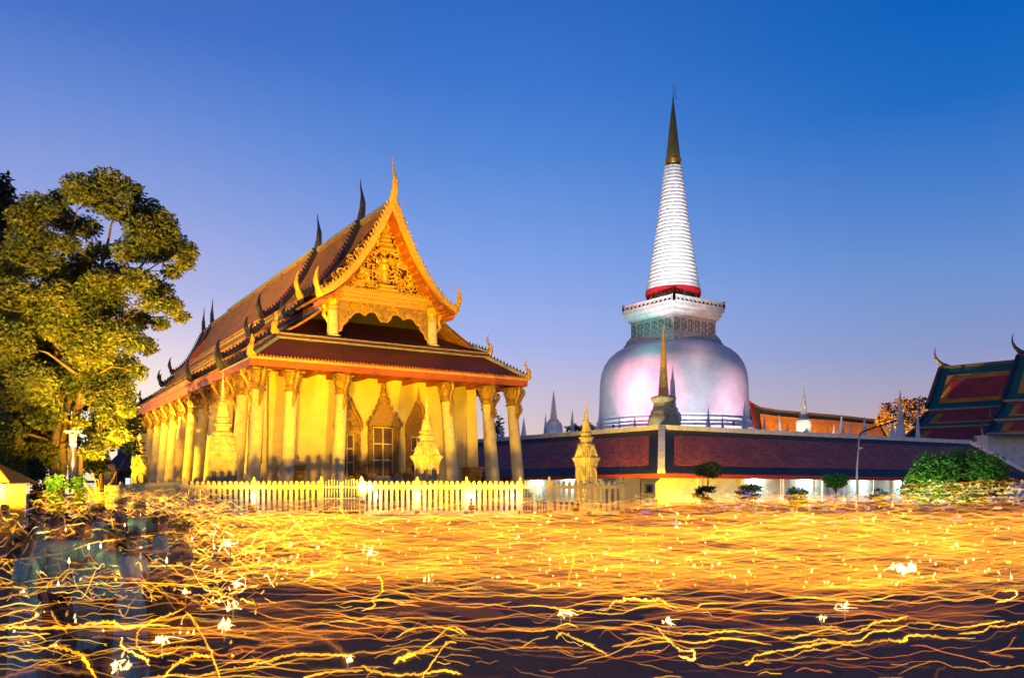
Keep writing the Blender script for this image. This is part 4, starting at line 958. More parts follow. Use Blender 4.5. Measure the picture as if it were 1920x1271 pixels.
picket_fence('picket fence section right of the iron gates before the golden niche chedi', (fx(1030), FD), (fx(1170), FD), (0, .53, .97))
picket_fence('dim picket fence running back along the left side of the hall', (fx(342), FD+.15), (P(150, 925, 84).x, 84), (.14, .28, .42, .56, .70, .84, 1), .36)
def gate(label, x0, x1):
    t = thing('iron_gate', label, 'gate', (x0, FD, zf), 0, 'iron bar gates in the picket fence'); l = x1-x0; b = MB(); n = int(l/.135)
    for i in range(n+1):
        x = l*i/n; b.tube([(x, 0, .12), (x, 0, 1.5 + .12*math.sin(math.pi*((i*2/n) % 1))), (x, 0, 1.62 + .12*math.sin(math.pi*((i*2/n) % 1)))], [.018, .018, .004], 5)
    b.build('bars', M['steel'], t) if False else b.build('bar_panel', M['steel'], t)
    b = MB()
    for z in (.16, .75, 1.3): b.box(0, l, -.02, .02, z, z+.04)
    for x in (0, l/2-.03, l/2+.03, l): b.box(x-.025, x+.025, -.025, .025, .1, 1.56)
    b.build('gate_frame', M['steel'], t)
gate('iron bar gate between the left and the long middle fence', fx(606), fx(675)); gate('iron bar gate lit from behind between the middle and right fence', fx(979), fx(1027))
for px, lb in ((476, 'white glowing lamp on the fence below the tall pale chedi'), (706, 'white glowing lamp on the fence left of the doors'), (785, 'white glowing lamp on the fence below the middle door'), (882, 'white glowing lamp on the fence before the hall right columns'), (960, 'white glowing lamp on the fence beside the right iron gate')):
    x = fx(px); t = thing('fence_lamp', lb, 'lamp', (x, FD-.14, zf), 0, 'white lamps along the fence')
    MB().box(-.07, .07, -.04, .03, .98, 1.20).build('lamp_housing', M['steel'], t)
    MB().lathe([(.01, .80), (.05, .82), (.06, .9), (.05, .98)], 10).build('bulb', M['lampglow'], t, True)
    point('lamp_light', (x, FD-.55, zf+.85), 22, (1, .97, .90), .08)
pr_ = thing('gate_pier', 'yellow lit plastered pier with a cap and small meter box right of the fence', 'pier', (P(1208, 925, 58).x, 58, GZ), R(20))
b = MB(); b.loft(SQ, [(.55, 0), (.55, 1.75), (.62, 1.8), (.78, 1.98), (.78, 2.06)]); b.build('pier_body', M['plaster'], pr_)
MB().box(-.26, .26, -.68, -.56, 1.0, 1.65).build('meter_box', M['ridge'], pr_); MB().box(-.17, .17, -.71, -.682, 1.1, 1.52).build('meter_window', M['dark'], pr_)
wl2 = thing('low_wall', 'plain yellow lit plaster wall between the fence end and the pier', 'wall', (P(1182, 925, 57).x, 57, GZ), R(12))
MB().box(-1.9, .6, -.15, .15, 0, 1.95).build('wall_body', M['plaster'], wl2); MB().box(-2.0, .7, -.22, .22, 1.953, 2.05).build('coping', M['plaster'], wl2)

# ---------------------------------------------------------------- trees and shrubs
def leaf_arrays(clumps, n, size, rg, droop=.5):
    V_ = []; 
    for c, rx, ry, rz in clumps:
        m = max(12, int(n*3.1416*rx*rz/(.24*size*size)))
        # twigs inside the clump, leaves along them
        q = rg.normal(size=(m, 3)); q /= np.linalg.norm(q, axis=1)[:, None]; q *= (rg.random(m)**.45)[:, None]
        p = np.array(c) + q*np.array([rx, ry, rz])
        d = rg.normal(size=(m, 3)); d[:, 2] = d[:, 2]*.55 - droop; d /= np.linalg.norm(d, axis=1)[:, None]
        s_ = np.cross(d, rg.normal(size=(m, 3))); s_ /= np.linalg.norm(s_, axis=1)[:, None]
        l = (size*(.6 + .8*rg.random(m)))[:, None]
        V_.append(np.stack([p, p + d*l*.45 + s_*l*.24, p + d*l, p + d*l*.45 - s_*l*.24], 1))
    V_ = np.concatenate(V_).reshape(-1, 3); return V_, np.arange(len(V_)).reshape(-1, 4)
def tree(name, label, cat, base, stems, clumps, n, size, lm, seed=1, droop=.5, rad=.25, group=None, spread=1.0, tw=True):
    rg = np.random.default_rng(seed); t = thing(name, label, cat, base, 0, group); B0 = Vector(base)
    st_ = []; tr = MB()
    for s_ in stems:
        pts = [Vector(p)-B0 for p, r in s_]; rs = [r for p, r in s_]; st_ += [(p, r) for p, r in zip(pts, rs)]
        fp, fr_ = [], []
        for i in range(len(pts)-1):
            for k in range(4):
                u = k/4; j = Vector((rg.normal(), rg.normal(), 0))*.10*rs[i]*2; fp.append(pts[i].lerp(pts[i+1], u)+(j if k else Vector())); fr_.append(rs[i]*(1-u)+rs[i+1]*u)
        tr.tube(fp + [pts[-1]], fr_ + [rs[-1]], 8)
    cl = [(Vector(c)-B0, rx, ry, rz) for c, rx, ry, rz in clumps]
    for c, rx, ry, rz in cl:                    # a limb to every clump, twigs in it
        below = [(p, r) for p, r in st_ if p.z < c.z + .3] or st_
        p, r = min(below, key=lambda q: (q[0]-c).length + .4*max(0, q[0].z-c.z+1))
        mid = p.lerp(c, .55) + Vector((rg.normal()*.15, rg.normal()*.15, .12*(c-p).length)); r0 = min(r*.5, .02*(c-p).length+.03)
        tr.tube([p, p.lerp(mid, .5)+Vector((0,0,.03)), mid, c], [r0, r0*.8, r0*.55, r0*.25], 5)
        if tw:
            for k in range(4):
                e = c + Vector((rg.normal()*rx*.6, rg.normal()*ry*.6, rg.normal()*rz*.5)); tr.tube([mid.lerp(c, .6), c.lerp(e, .4)+Vector((0,0,.06)), e], [r0*.3, r0*.22, .008], 4)
    tr.build('trunk', M['bark'], t, True)
    V_, Fq = leaf_arrays([(tuple(c), rx, ry, rz) for c, rx, ry, rz in cl], n, size, rg, droop)
    npmesh('crown', V_, Fq, M[lm], t)
    return t
rt_ = np.random.default_rng(5)
def pc_(px, py, rx, ry, d, j=1.6):
    dd = d + rt_.normal()*j; s_ = dd/F; return (P(px, py, dd), rx*s_*1.12, max(rx, ry)*s_, ry*s_*1.75)
cl = [(205,342,36,15),(150,352,32,16),(245,360,22,13),(112,372,22,10),(185,374,38,13),(228,396,34,12),(72,388,34,15),(45,408,30,16),(105,404,34,14),(150,424,36,14),(278,405,32,20),(268,440,34,22),(308,424,26,18),(318,455,28,17),(350,470,20,12),(346,490,18,10),(292,468,32,14),(240,472,30,13),(322,508,18,9),(60,448,42,20),(118,456,30,11),(185,470,26,10),(30,490,40,24),(88,498,36,18),(140,528,34,14),(215,515,36,15),(258,525,34,14),(298,543,26,12),(323,572,20,11),(338,592,14,8),(285,566,26,11),(255,598,32,12),(300,606,16,8),(200,558,38,18),(150,575,38,18),(90,566,45,24),(30,566,45,28),(240,636,32,15),(275,648,20,10),(190,625,38,20),(130,635,38,20),(70,636,45,25),(20,646,40,28),(228,686,32,17),(260,696,16,10),(180,694,36,20),(125,702,30,18),(60,716,42,24),(228,732,24,15),(200,752,32,17),(152,748,26,14),(84,770,34,20),(36,785,34,22),(238,762,16,12)]
cl += [(160,640,40,30),(110,600,40,26),(160,690,40,24),(70,680,40,26),(110,740,34,20),(180,600,36,22),(60,610,40,26),(150,500,34,18),(20,720,40,30),(20,680,34,30),(200,720,34,20),(210,780,26,14),(60,830,36,22),(30,850,34,22),(120,800,26,16)]
cl += [(40,860,34,20),(80,850,26,18),(66,800,34,20),(150,720,34,18),(176,660,36,18),(90,720,34,22),(14,820,26,24),(120,560,40,22),(190,530,36,16),(170,860,20,12)]
cl += [(200,824,28,10),(226,814,16,9),(172,846,22,9),(180,800,24,10),(150,790,14,8)]
B1 = P(118, 925, 44); B1.z = GZ
tree('broadleaf_tree', 'tall many stemmed tree with loose drooping leaves lit yellow from below', 'tree', B1,
     [[(Vector((P(102, 0, 44).x, 44, GZ)), .24), (P(103, 830, 44), .20), (P(116, 740, 44.2), .17), (P(103, 620, 44), .16), (P(98, 540, 44), .12), (P(140, 420, 44), .05)],
      [(Vector((P(114, 0, 44.4).x, 44.4, GZ)), .22), (P(116, 840, 44.4), .19), (P(132, 745, 44.4), .15), (P(144, 630, 44.4), .15), (P(190, 500, 44.6), .09), (P(215, 400, 44.6), .04)],
      [(Vector((P(136, 0, 44.2).x, 44.2, GZ)), .26), (P(138, 800, 44.2), .22), (P(160, 715, 44), .17), (P(185, 640, 44), .15), (P(225, 545, 43.8), .10), (P(290, 470, 43.6), .04)],
      [(Vector((P(146, 0, 43.6).x, 43.6, GZ)), .14), (P(152, 850, 43.6), .11), (P(180, 822, 43.5), .06)]],
     [pc_(*c, 44) for c in cl], 6, .20, 'leaf', 3, .55)
dk = [(4,352,14,18),(-10,380,26,26),(6,480,24,30),(8,400,22,24),(-20,440,40,40),(0,520,30,40),(10,600,30,40),(0,700,34,40),(14,760,34,34),(60,830,36,24),(20,850,40,26),(70,800,34,24)]
B2 = P(-40, 925, 56); B2.z = GZ
tree('evergreen_tree', 'dark dense tree cut by the left edge behind the yellow lit tree', 'tree', B2, [[(B2, .5), (P(-30, 700, 56), .4), (P(-10, 500, 56), .25), (P(0, 360, 56), .06)]], [pc_(*c, 56) for c in dk], 5, .42, 'leaf_dark', 9, .2)
bk = [(250,838,16,9),(205,800,40,25),(160,850,30,20),(240,790,24,20),(120,850,30,24),(180,870,24,12)]
B3 = P(190, 925, 66); B3.z = GZ
tree('evergreen_tree', 'dark low tree in the gap between the street lamp and the hall', 'tree', B3, [[(B3, .3), (P(190, 800, 66), .15)]], [pc_(*c, 66) for c in bk], 4, .5, 'leaf_dark', 10, .2)
def shrub(label, px, py, rx, ry, d, m, n=5, size=.16, seed=1, cat='shrub', k=9, group=None, name='shrub'):
    rg = np.random.default_rng(seed); b = P(px, 925, d); b.z = zg(b.x, b.y); s_ = d/F; cs = []
    for i in range(k):
        a = rg.random()*6.28; q = rg.random()**.5
        cs.append((P(px + math.cos(a)*rx*.62*q, py + math.sin(a)*ry*.62*q, d + rg.normal()*rx*s_*.4), rx*s_*.42, rx*s_*.42, ry*s_*.42))
    if name == 'shrub':
        for i in range(6): cs.append((b.lerp(P(px + rg.normal()*rx*.45, py, d), .25 + .1*i), rx*s_*.40, rx*s_*.40, ry*s_*.5))
    return tree(name, label, cat, b, [[(b, .06), (b.lerp(P(px, py, d), .5), .045), (P(px, py, d), .03)]], cs, n, size, m, seed, .0, group=group)
shrub('bright green leafy shrub at the foot of the tall yellow lit tree', 104, 905, 26, 16, 36, 'leaf_green', 6, .16, 21)
shrub('feathery fresh green shrub right of the street lamp base', 146, 905, 20, 14, 37, 'leaf_green', 6, .14, 22)
shrub('dark bush beside the orange roofed hut', 70, 880, 22, 26, 40, 'leaf_dark', 6, .2, 23)
shrub('small round topped tree growing before the yellow lit gallery wall', 1327, 880, 31, 18, 66, 'leaf', 6, .2, 24, 'tree', 14, name='small_tree')
shrub('small bushy tree between two tube lamps of the gallery', 1567, 898, 27, 18, 64, 'leaf_green', 6, .2, 25, 'tree', 12, name='small_tree')
shrub('low green shrub before the gallery wall left of the small bushy tree', 1492, 925, 26, 12, 62, 'leaf_green', 6, .17, 26)
shrub('pale twiggy shrub below the leftmost tube lamp of the right wing', 1402, 918, 36, 12, 63, 'leaf', 3, .17, 27)
shrub('low twiggy shrub at the foot of the round topped tree', 1317, 918, 30, 9, 63, 'leaf', 3, .17, 28)
shrub('short fresh shrub between the street light and the big hedge', 1645, 925, 20, 9, 63, 'leaf_green', 4, .16, 29)
hd = [(1716,905,16,16),(1740,885,26,22),(1770,882,28,22),(1800,880,30,24),(1830,878,30,22),(1862,885,26,20),(1780,900,34,18),(1840,900,34,18),(1745,905,24,16),(1700,918,12,10),(1720,926,18,12),(1755,928,22,12),(1790,928,24,12),(1825,926,24,12),(1858,920,22,14)]
B5 = P(1790, 925, 60); B5.z = GZ
tree('hedge', 'large rounded dark hedge with a bright green lit flank in front of the gallery end', 'hedge', B5, [[(B5, .12), (P(1790, 895, 60), .06)]], [pc_(*c, 60, .8) for c in hd], 5, .24, 'leaf_green', 31, .1)
ft = [(1665,768,16,9),(1690,758,20,9),(1712,762,16,9),(1730,755,12,8),(1655,785,12,8),(1680,785,20,10),(1705,785,18,10),(1725,785,14,10),(1690,805,22,9),(1718,808,14,8),(1738,770,8,8)]
B6 = P(1697, 925, 135); B6.z = GZ
tree('flowering_tree', 'orange flowering tree behind the slim chedi and the striped roofs', 'tree', B6, [[(B6, .4), (P(1697, 830, 135), .35), (P(1697, 770, 135), .12)]], [pc_(*c, 135) for c in ft], 2.2, .62, 'blossom', 33, .1)
for px, py, rx, ry, lb, sd in ((1090, 803, 26, 9, 'distant dark tree silhouette left of the great stupa', 41), (933, 800, 9, 14, 'distant dark tree seen between the hall end columns', 42)):
    B7 = P(px, 925, 170); B7.z = GZ; cs = [pc_(px + rx*x, py + ry*y, rx*.3, ry*.5, 170) for x, y in ((-.8,.3),(-.4,-.2),(0,.2),(.3,-.8),(.6,.1),(.9,.4),(0,.8))]
    tree('distant_tree', lb, 'tree', B7, [[(B7, .4), (P(px, py, 170), .15)]], cs, 3, .7, 'leaf_dark', sd, .0)

# ---------------------------------------------------------------- lamps, hut, pavilion
p = P(137, 925, 39); sl = thing('street_lamp', 'grey pole lamp with a flat double arm top before the tree trunks', 'street lamp', (p.x, p.y, zg(p.x, p.y)))
z_ = lambda y: zy(y, 39) - zg(p.x, p.y)
MB().lathe([(.16, 0), (.16, .3), (.10, .35), (.10, z_(838))], 14).build('pole', M['steel'], sl, True)
MB().lathe([(.11, z_(838)), (.13, z_(836)), (.13, z_(831)), (.11, z_(829)), (.14, z_(828)), (.17, z_(814)), (.12, z_(813))], 14).build('lamp_body', M['white'], sl, True)
b = MB()
for sd in (-1, 1): b.bar((0, 0, z_(814)), (sd*.30, 0, z_(810)), .06, .05)
b.box(-.34, .34, -.16, .16, z_(810), z_(807.5)); b.build('lamp_top', M['white'], sl)
MB().lathe([(.09, z_(835)), (.135, z_(834)), (.135, z_(832)), (.09, z_(831))], 12).build('lamp_ring', M['lampglow'], sl, True)
p = P(1606, 925, 58); z0_ = zg(p.x, p.y); rl = thing('street_light', 'tall thin dark street light with a long angled arm before the gallery', 'street light', (p.x, p.y, z0_))
def q_(px, py): v = P(px, py, 58); return (v.x-p.x, 0, v.z-z0_)
MB().tube([(0, 0, 0), q_(1607, 880), q_(1611, 818)], [.085, .07, .05], 8).build('pole', M['steel'], rl, True)
MB().tube([q_(1611, 822), q_(1612, 815), q_(1618, 809), q_(1640, 801), q_(1660, 795)], .05, 8).build('arm', M['iron'], rl, True)
b = MB(); a_, c_ = Vector(q_(1655, 797)), Vector(q_(1684, 787)); b.tube([a_, a_.lerp(c_, .3), c_.lerp(a_, .2), c_], [.05, .12, .12, .04], 8, flat=.5); b.build('lamp_head', M['iron'], rl, True)
fl_ = thing('pennant', 'small white pennant fixed to the street light pole', 'flag', (p.x, p.y-.09, z0_ + q_(1611, 840)[2]))
b = MB(); w_ = .38; n = 6
for i in range(n):
    x0_, x1_ = w_*i/n, w_*(i+1)/n; h0, h1 = .11*(1-i/n), .11*(1-(i+1)/n); y0, y1 = .03*math.sin(i), .03*math.sin(i+1)
    b.add([(x0_+.05, y0, -h0), (x1_+.05, y1, -h1), (x1_+.05, y1, h1), (x0_+.05, y0, h0), (x0_+.05, y0+.01, -h0), (x1_+.05, y1+.01, -h1), (x1_+.05, y1+.01, h1), (x0_+.05, y0+.01, h0)], [(0,1,2,3),(7,6,5,4),(0,4,5,1),(2,6,7,3)])
b.build('cloth', M['white'], fl_); MB().tube([(.05, 0, -.16), (.05, 0, .16)], .012, 5).build('clip_rod', M['iron'], fl_)
p = P(-6, 925, 30); z0_ = zg(p.x, p.y); ht = thing('hut', 'small yellow walled hut with an orange pyramid roof at the left edge', 'hut', (p.x, p.y, z0_), R(8))
s_ = 30/F
MB().box(-.9, 26*s_, -.6, 1.2, 0, zy(905, 30)-z0_).build('wall', mat('ochre_wall', (.70, .42, .06), .7), ht)
b = MB(); e = zy(904, 30)-z0_; tp = Vector((-.3, .4, zy(862, 30)-z0_)); ec = [(-1.6, -1.0, e), (44*s_, -1.0, e), (44*s_, 1.6, e), (-1.6, 1.6, e)]
for i in range(4): b.add([ec[i], ec[(i+1)%4], tp], [(0,1,2)], [[(0,0),(2.6,0),(1.3,1.5)]])
b.add([(x, y, z-.06) for x, y, z in ec], [(3,2,1,0)]); b.build('roof', tile_mat('orange_roof_tile', (.62, .18, .03), (.5, .12, .02), .2, .14), ht)
p = P(224, 925, 96); pv = thing('pavilion', 'dark open pavilion with a lit white doorway beyond the small grey chedi', 'pavilion', (p.x, p.y, GZ), R(10))
s_ = 96/F; e = zy(883, 96)-GZ
b = MB(); ec = [(-26*s_, -1.5, e), (28*s_, -1.5, e), (28*s_, 6, e), (-26*s_, 6, e)]; tp = [(-8*s_, 2, zy(846, 96)-GZ), (10*s_, 2, zy(846, 96)-GZ)]
b.add(ec + tp, [(0,1,5,4),(1,2,5),(2,3,4,5),(3,0,4)]); b.build('roof', M['mosaic'], pv)
b = MB(); b.box(-22*s_, 24*s_, 4, 4.3, 0, e); b.build('wall', M['dark'], pv)
for x in (-22, -6, 10, 24):
    b = MB(); b.box(x*s_-.12, x*s_+.12, -.6, -.36, 0, e); b.build('post', M['dark'], pv)
b = MB(); b.box(-8*s_, 14*s_, 3.7, 3.9, .3, e-.7); b.build('lit_doorway', emit('lit_doorway', (.75, 1, 1), 1.1), pv)
b = MB(); p2 = P(170, 925, 100); st_ = thing('lit_stall', 'far stall with a pale blue lit strip front beside the street lamp', 'stall', (p2.x, p2.y, GZ)); b.box(-.9, .9, 0, .2, 1.5, 2.2); b.build('lit_board', emit('lit_stall_board', (.55, .85, 1), .9), st_)
b = MB(); b.box(-1.2, 1.2, -.2, 2, 2.25, 2.5); b.build('roof', M['mosaic'], st_)
b = MB(); b.box(-1.0, 1.0, .25, 2, 0, 2.2); b.build('counter', M['dark'], st_)
p3 = P(241, 925, 108); bs = thing('blue_shed', 'plain deep blue shed wall beyond the dark pavilion', 'shed', (p3.x, p3.y, GZ)); b = MB(); b.box(-1.4, 2.5, 0, 4, 0, zy(817, 108)-GZ); b.build('shed_wall', mat('blue_sheet', (.02, .09, .34), .5), bs)
b = MB(); b.box(-1.8, 2.9, -.4, 4.4, zy(817, 108)-GZ+.003, zy(813, 108)-GZ); b.build('roof', M['white'], bs)
# ---------------------------------------------------------------- the candle procession: people at the left
SKIN = mat('skin', (.36, .20, .13), .55, var=.08); HAIR = mat('black_hair', (.012, .01, .01), .4)
CLO = {n: mat(n + '_cloth', c, .8, var=.18, scale=5, bump=.25, bscale=9) for n, c in (('teal', (.16, .70, .70)), ('pale', (.62, .78, .80)), ('slate', (.20, .52, .58)), ('navy', (.04, .09, .17)), ('black', (.012, .012, .016)), ('maroon', (.14, .02, .04)), ('olive', (.10, .10, .02)))}
def skinmesh(name, verts, edges, radii, m, parent, sub=2, root=0):
    me = bpy.data.meshes.new(name); me.from_pydata(verts, edges, []); me.materials.append(m)
    o = bpy.data.objects.new(name, me); C.objects.link(o); o.parent = parent
    sk = o.modifiers.new('skin', 'SKIN'); sk.use_smooth_shade = True; sk.branch_smoothing = .3
    for i, v in enumerate(me.skin_vertices[0].data):
        r = radii[i]; v.radius = r if isinstance(r, tuple) else (r, r); v.use_root = (i == root)
    s_ = o.modifiers.new('sub', 'SUBSURF'); s_.levels = sub; s_.render_levels = sub
    return o
def person_parts(parent, pose, shirt, trouser, skirt=False, long_hair=False):
    st = pose['stride']; V_ = []; E_ = []; Rr = []
    def v(p, r, prev=None):
        V_.append(p); Rr.append(r); i = len(V_)-1
        if prev is not None: E_.append((prev, i))
        return i
    pel = v((0, 0, .93), (.13, .10)); wa = v((0, -.005, 1.06), (.115, .085), pel); ch = v((0, -.01, 1.25), (.14, .095), wa); sh = v((0, 0, 1.38), (.11, .075), ch)
    nk = v((0, -.01, 1.45), .05, sh); h0 = v((0, -.03, 1.52), (.068, .075), nk); h1 = v((0, -.03, 1.59), (.075, .09), h0); h2 = v((0, -.02, 1.655), (.05, .06), h1)
    legs = {}; arms = {}
    for sd in (-1, 1):
        f_ = st*sd
        hip = v((sd*.085, 0, .86), .088, pel); kn = v((sd*.09, -.05-.16*f_, .48), .058, hip); an_ = v((sd*.09, .03-.26*f_ + (.08 if f_ < 0 else 0), .09+(.05 if f_ < 0 else 0)), .038, kn); to = v((sd*.10, -.12-.26*f_, .035), .032, an_)
        legs[sd] = (V_[hip], V_[kn], V_[an_])
        s0 = v((sd*.165, .0, 1.375), .058, sh); 
        up_ = pose['arm'] if sd == pose.get('side', 1) or pose['both'] else 0
        if up_: el = v((sd*.215, -.09, 1.13), .042, s0); wr = v((sd*.09, -.30, 1.14+.06*up_), .027, el); d = Vector((-sd*.45, -.8, .35)).normalized()
        else: el = v((sd*.24, .02+.05*f_, 1.10), .042, s0); wr = v((sd*.235, -.06+.12*f_, .86), .027, el); d = Vector((0, -.12, -1)).normalized()
        arms[sd] = (V_[s0], V_[el], V_[wr])
        w = Vector(V_[wr]); pm = v(tuple(w + d*.06), (.036, .02), wr)
        side_ = d.cross(Vector((0, 1, .2)) if abs(d.y) < .6 else Vector((0, 0, 1))).normalized()
        for q, (of, ln) in enumerate(((-.027, .060), (-.009, .072), (.009, .068), (.027, .054))):
            b1 = Vector(V_[pm]) + side_*of + d*.028; k1 = v(tuple(b1), .0095, pm); k2 = v(tuple(b1 + d*ln*.55 + Vector((0, 0, .004))), .009, k1)
            cu = Vector((-d.z*.2, .25, .6 if up_ else -.4)); v(tuple(b1 + d*ln*.75 + cu*ln*.45), .0075, k2)
        t1 = v(tuple(w + d*.035 - side_*.034 + Vector((0, 0, .01))), .011, pm); v(tuple(w + d*.075 - side_*.048 + Vector((0, 0, .025))), .0085, t1)
    body = skinmesh('body', V_, E_, Rr, SKIN, parent, 2, 0)
    # face: nose, brow and ears modelled as one piece, plus hair
    b = MB(); b.tube([(0, -.118, 1.60), (0, -.138, 1.568), (0, -.122, 1.555)], [.010, .016, .012], 6)
    for sd in (-1, 1): b.tube([(sd*.082, -.02, 1.60), (sd*.092, -.015, 1.58), (sd*.082, -.02, 1.55)], [.012, .016, .01], 6); b.tube([(sd*.018, -.116, 1.60), (sd*.046, -.104, 1.60)], [.009, .007], 5)
    b.tube([(-.024, -.112, 1.53), (0, -.121, 1.528), (.024, -.112, 1.53)], [.006, .010, .006], 5)
    b.build('face', SKIN, body, True)
    hr = MB(); pr = []
    hr.loft([(math.cos(2*math.pi*k/18), math.sin(2*math.pi*k/18)*1.15) for k in range(18)], [(.080, 1.565), (.092, 1.60), (.093, 1.64), (.078, 1.685), (.045, 1.71), (.008, 1.718)], 0, 0, 0)
    if long_hair: hr.tube([(0, .055, 1.64), (0, .095, 1.55), (0, .10, 1.42), (0, .095, 1.30)], [.07, .075, .065, .03], 10, flat=.6)
    hr.build('hair', HAIR, body, True)
    Vs = [(0, 0, .88), (0, -.005, 1.06), (0, -.01, 1.25), (0, 0, 1.385)]; Rs = [(.165, .125), (.145, .11), (.165, .118), (.10, .085)]; Es = [(0, 1), (1, 2), (2, 3)]
    for sd in (-1, 1):
        s0, el, wr = arms[sd]; i = len(Vs); Vs += [s0, tuple(Vector(s0).lerp(Vector(el), .75))]; Rs += [.078, .066]; Es += [(3, i), (i, i+1)]
    skinmesh('shirt', Vs, Es, Rs, CLO[shirt], body, 2, 1)
    if skirt:
        MB().loft([(math.cos(2*math.pi*k/20)*(1+.05*math.cos(k*math.pi*.8)), math.sin(2*math.pi*k/20)*.8) for k in range(20)], [(.15, .98), (.18, .86), (.19, .6), (.21, .3), (.22, .16)]).build('skirt', CLO[trouser], body, True)
    else:
        Vt = [(0, 0, .95)]; Rt = [(.14, .11)]; Et = []
        for sd in (-1, 1):
            hip, kn, an_ = legs[sd]; i = len(Vt); Vt += [hip, kn, tuple(Vector(an_) + Vector((0, 0, .02)))]; Rt += [.105, .078, .066]; Et += [(0, i), (i, i+1), (i+1, i+2)]
        skinmesh('trousers', Vt, Et, Rt, CLO[trouser], body, 2, 0)
    b = MB()
    for sd in (-1, 1):
        x, y, z = legs[sd][2]; b2 = MB(); b2.tube([(x, y+.05, z-.05), (x, y-.06, z-.055), (x, y-.17, z-.06)], [.045, .045, .035], 8, flat=.7); b2.build('shoe', CLO['black'], body, True)
for m_ in [SKIN, HAIR] + list(CLO.values()):
    t_ = m_.node_tree; o_ = t_.nodes['Material Output']; b_ = t_.nodes['Principled BSDF']; tr_ = t_.nodes.new('ShaderNodeBsdfTransparent'); mx_ = t_.nodes.new('ShaderNodeMixShader'); mx_.inputs[0].default_value = .42
    t_.links.new(tr_.outputs[0], mx_.inputs[1]); t_.links.new(b_.outputs[0], mx_.inputs[2]); t_.links.new(mx_.outputs[0], o_.inputs[0])
FLAME = emit('candle_flame', (1, .72, .25), 5); FLAME.cycles.emission_sampling = 'NONE'
WAX = mat('candle_wax', (.75, .62, .35), .5, var=.05)
def candle(label, loc, h=.16, s=1.0, group='candles held in the procession'):
    t = thing('candle', label, 'candle', loc, 0, group)
    MB().lathe([(.008*s, -h), (.007*s, 0), (.002, .004)], 8).build('wax_stick', WAX, t, True)
    MB().lathe([(.002, .0), (.010*s, .012*s), (.012*s, .024*s), (.007*s, .045*s), (.001, .066*s)], 8).build('flame', FLAME, t, True)
    return t
folk = [(245, 8.6, 'pale', 'slate', 1, 'tall person in a pale shirt nearest the camera in the left crowd', 200), (205, 9.4, 'teal', 'navy', 0, 'person in teal shirt walking just behind the tall pale shirted one', 175), (158, 10.2, 'teal', 'slate', 1, 'person in teal shirt and grey trousers third from the left edge front', 160),
    (100, 9.2, 'slate', 'black', 0, 'person in slate shirt and black trousers among teal shirts', 190), (48, 8.4, 'teal', 'slate', 1, 'person in teal shirt with long hair close to the left edge', 210),     (300, 11.0, 'slate', 'olive', 1, 'person in slate shirt and olive skirt right of the tall pale shirted one', 185), (338, 10.2, 'navy', 'maroon', 0, 'person in navy shirt and maroon trousers at the right end of the left crowd', 165), (72, 13.5, 'teal', 'black', 1, 'person in teal shirt and black skirt in the second row', 200),     (185, 14.0, 'slate', 'slate', 1, 'person all in slate grey in the second row middle', 190), (262, 14.5, 'teal', 'navy', 0, 'small far person in teal above the front row gap', 175), (225, 17, 'navy', 'black', 0, 'smallest far person in navy behind the left crowd', 180)]
rp = random.Random(4)
for px, d, sc, tc_, sk, lb, face in folk:
    p = P(px, 925, d); z0_ = zg(p.x, p.y); s_ = rp.uniform(.95, 1.05)
    t = thing('person', lb, 'person', (p.x, p.y, z0_), R(face - 90 + rp.uniform(-25, 25)), 'people walking in the candle procession'); t.scale = (s_, s_, s_)
    both = rp.random() < .5; side = rp.choice((-1, 1))
    person_parts(t, dict(stride=rp.uniform(-1, 1)*.8, arm=1, both=both, side=side), sc, tc_, bool(sk), bool(sk))
    lx, ly, lz = (side*.045, -.385, 1.27); a = t.rotation_euler.z
    candle('lit candle of ' + lb.replace('trousers ', '').replace(' skirt', '').replace(' at the right end of', ' right in'), (p.x + s_*(lx*math.cos(a) - ly*math.sin(a)), p.y + s_*(lx*math.sin(a) + ly*math.cos(a)), z0_ + s_*lz + .06))
    point('candle_light', (p.x + s_*(lx*math.cos(a) - ly*math.sin(a)), p.y + s_*(lx*math.sin(a) + ly*math.cos(a)), z0_ + s_*lz + .13), 3, (1, .5, .12), .02)
# two visitors far off by the hall steps and at the gallery end
for u, v_, lb, sc in ((CX-4.6, 1.0, 'tiny far person in a navy shirt on the hall steps side', 'navy'),):
    q = TW(u, v_, 2.4); t = thing('person', lb, 'person', q, TH, None); person_parts(t, dict(stride=.2, arm=0, both=False, side=1), sc, 'maroon')

# ---------------------------------------------------------------- candle light trails: streaks of moving candles built as glowing tubes
TM = {}
for k_, c_, e_, v_ in (('amber', (1, .40, .005), .36, 1.3), ('orange', (1, .22, .002), .24, 1.1), ('dim', (1, .24, .003), .034, .8), ('pale', (1, .54, .04), .6, 1.6), ('white', (1, .74, .26), 1.0, 2.0), ('violet', (.50, .25, 1), .4, 1.5), ('cyan', (.25, .85, 1), .3, 1.5), ('haze', (1, .34, .015), .020, 1.0)):
    TM[k_] = emit('candlelight_' + k_, c_, e_, v_, True); TM[k_ + ' packed'] = emit('candlelight_packed_' + k_, c_, e_*({'haze': .25, 'dim': 1.0}.get(k_, .27)), v_, True)
for k_ in ('amber', 'orange', 'dim', 'pale'): TM[k_ + ' near'] = emit('candlelight_near_' + k_, dict(amber=(1, .44, .008), orange=(1, .28, .004), dim=(1, .26, .01), pale=(1, .56, .05))[k_], dict(amber=.75, orange=.5, dim=.10, pale=1.0)[k_], 1.6, True)
ACC = {k: ([], []) for k in TM}
gd = np.linspace(2.6, 80, 800); gy = HY + (EYE - np.array([zg(0, d) for d in gd]) - 1.14)*F/gd     # image row of a candle at each distance
def depth_for(py): return float(np.interp(-py, -gy, gd))
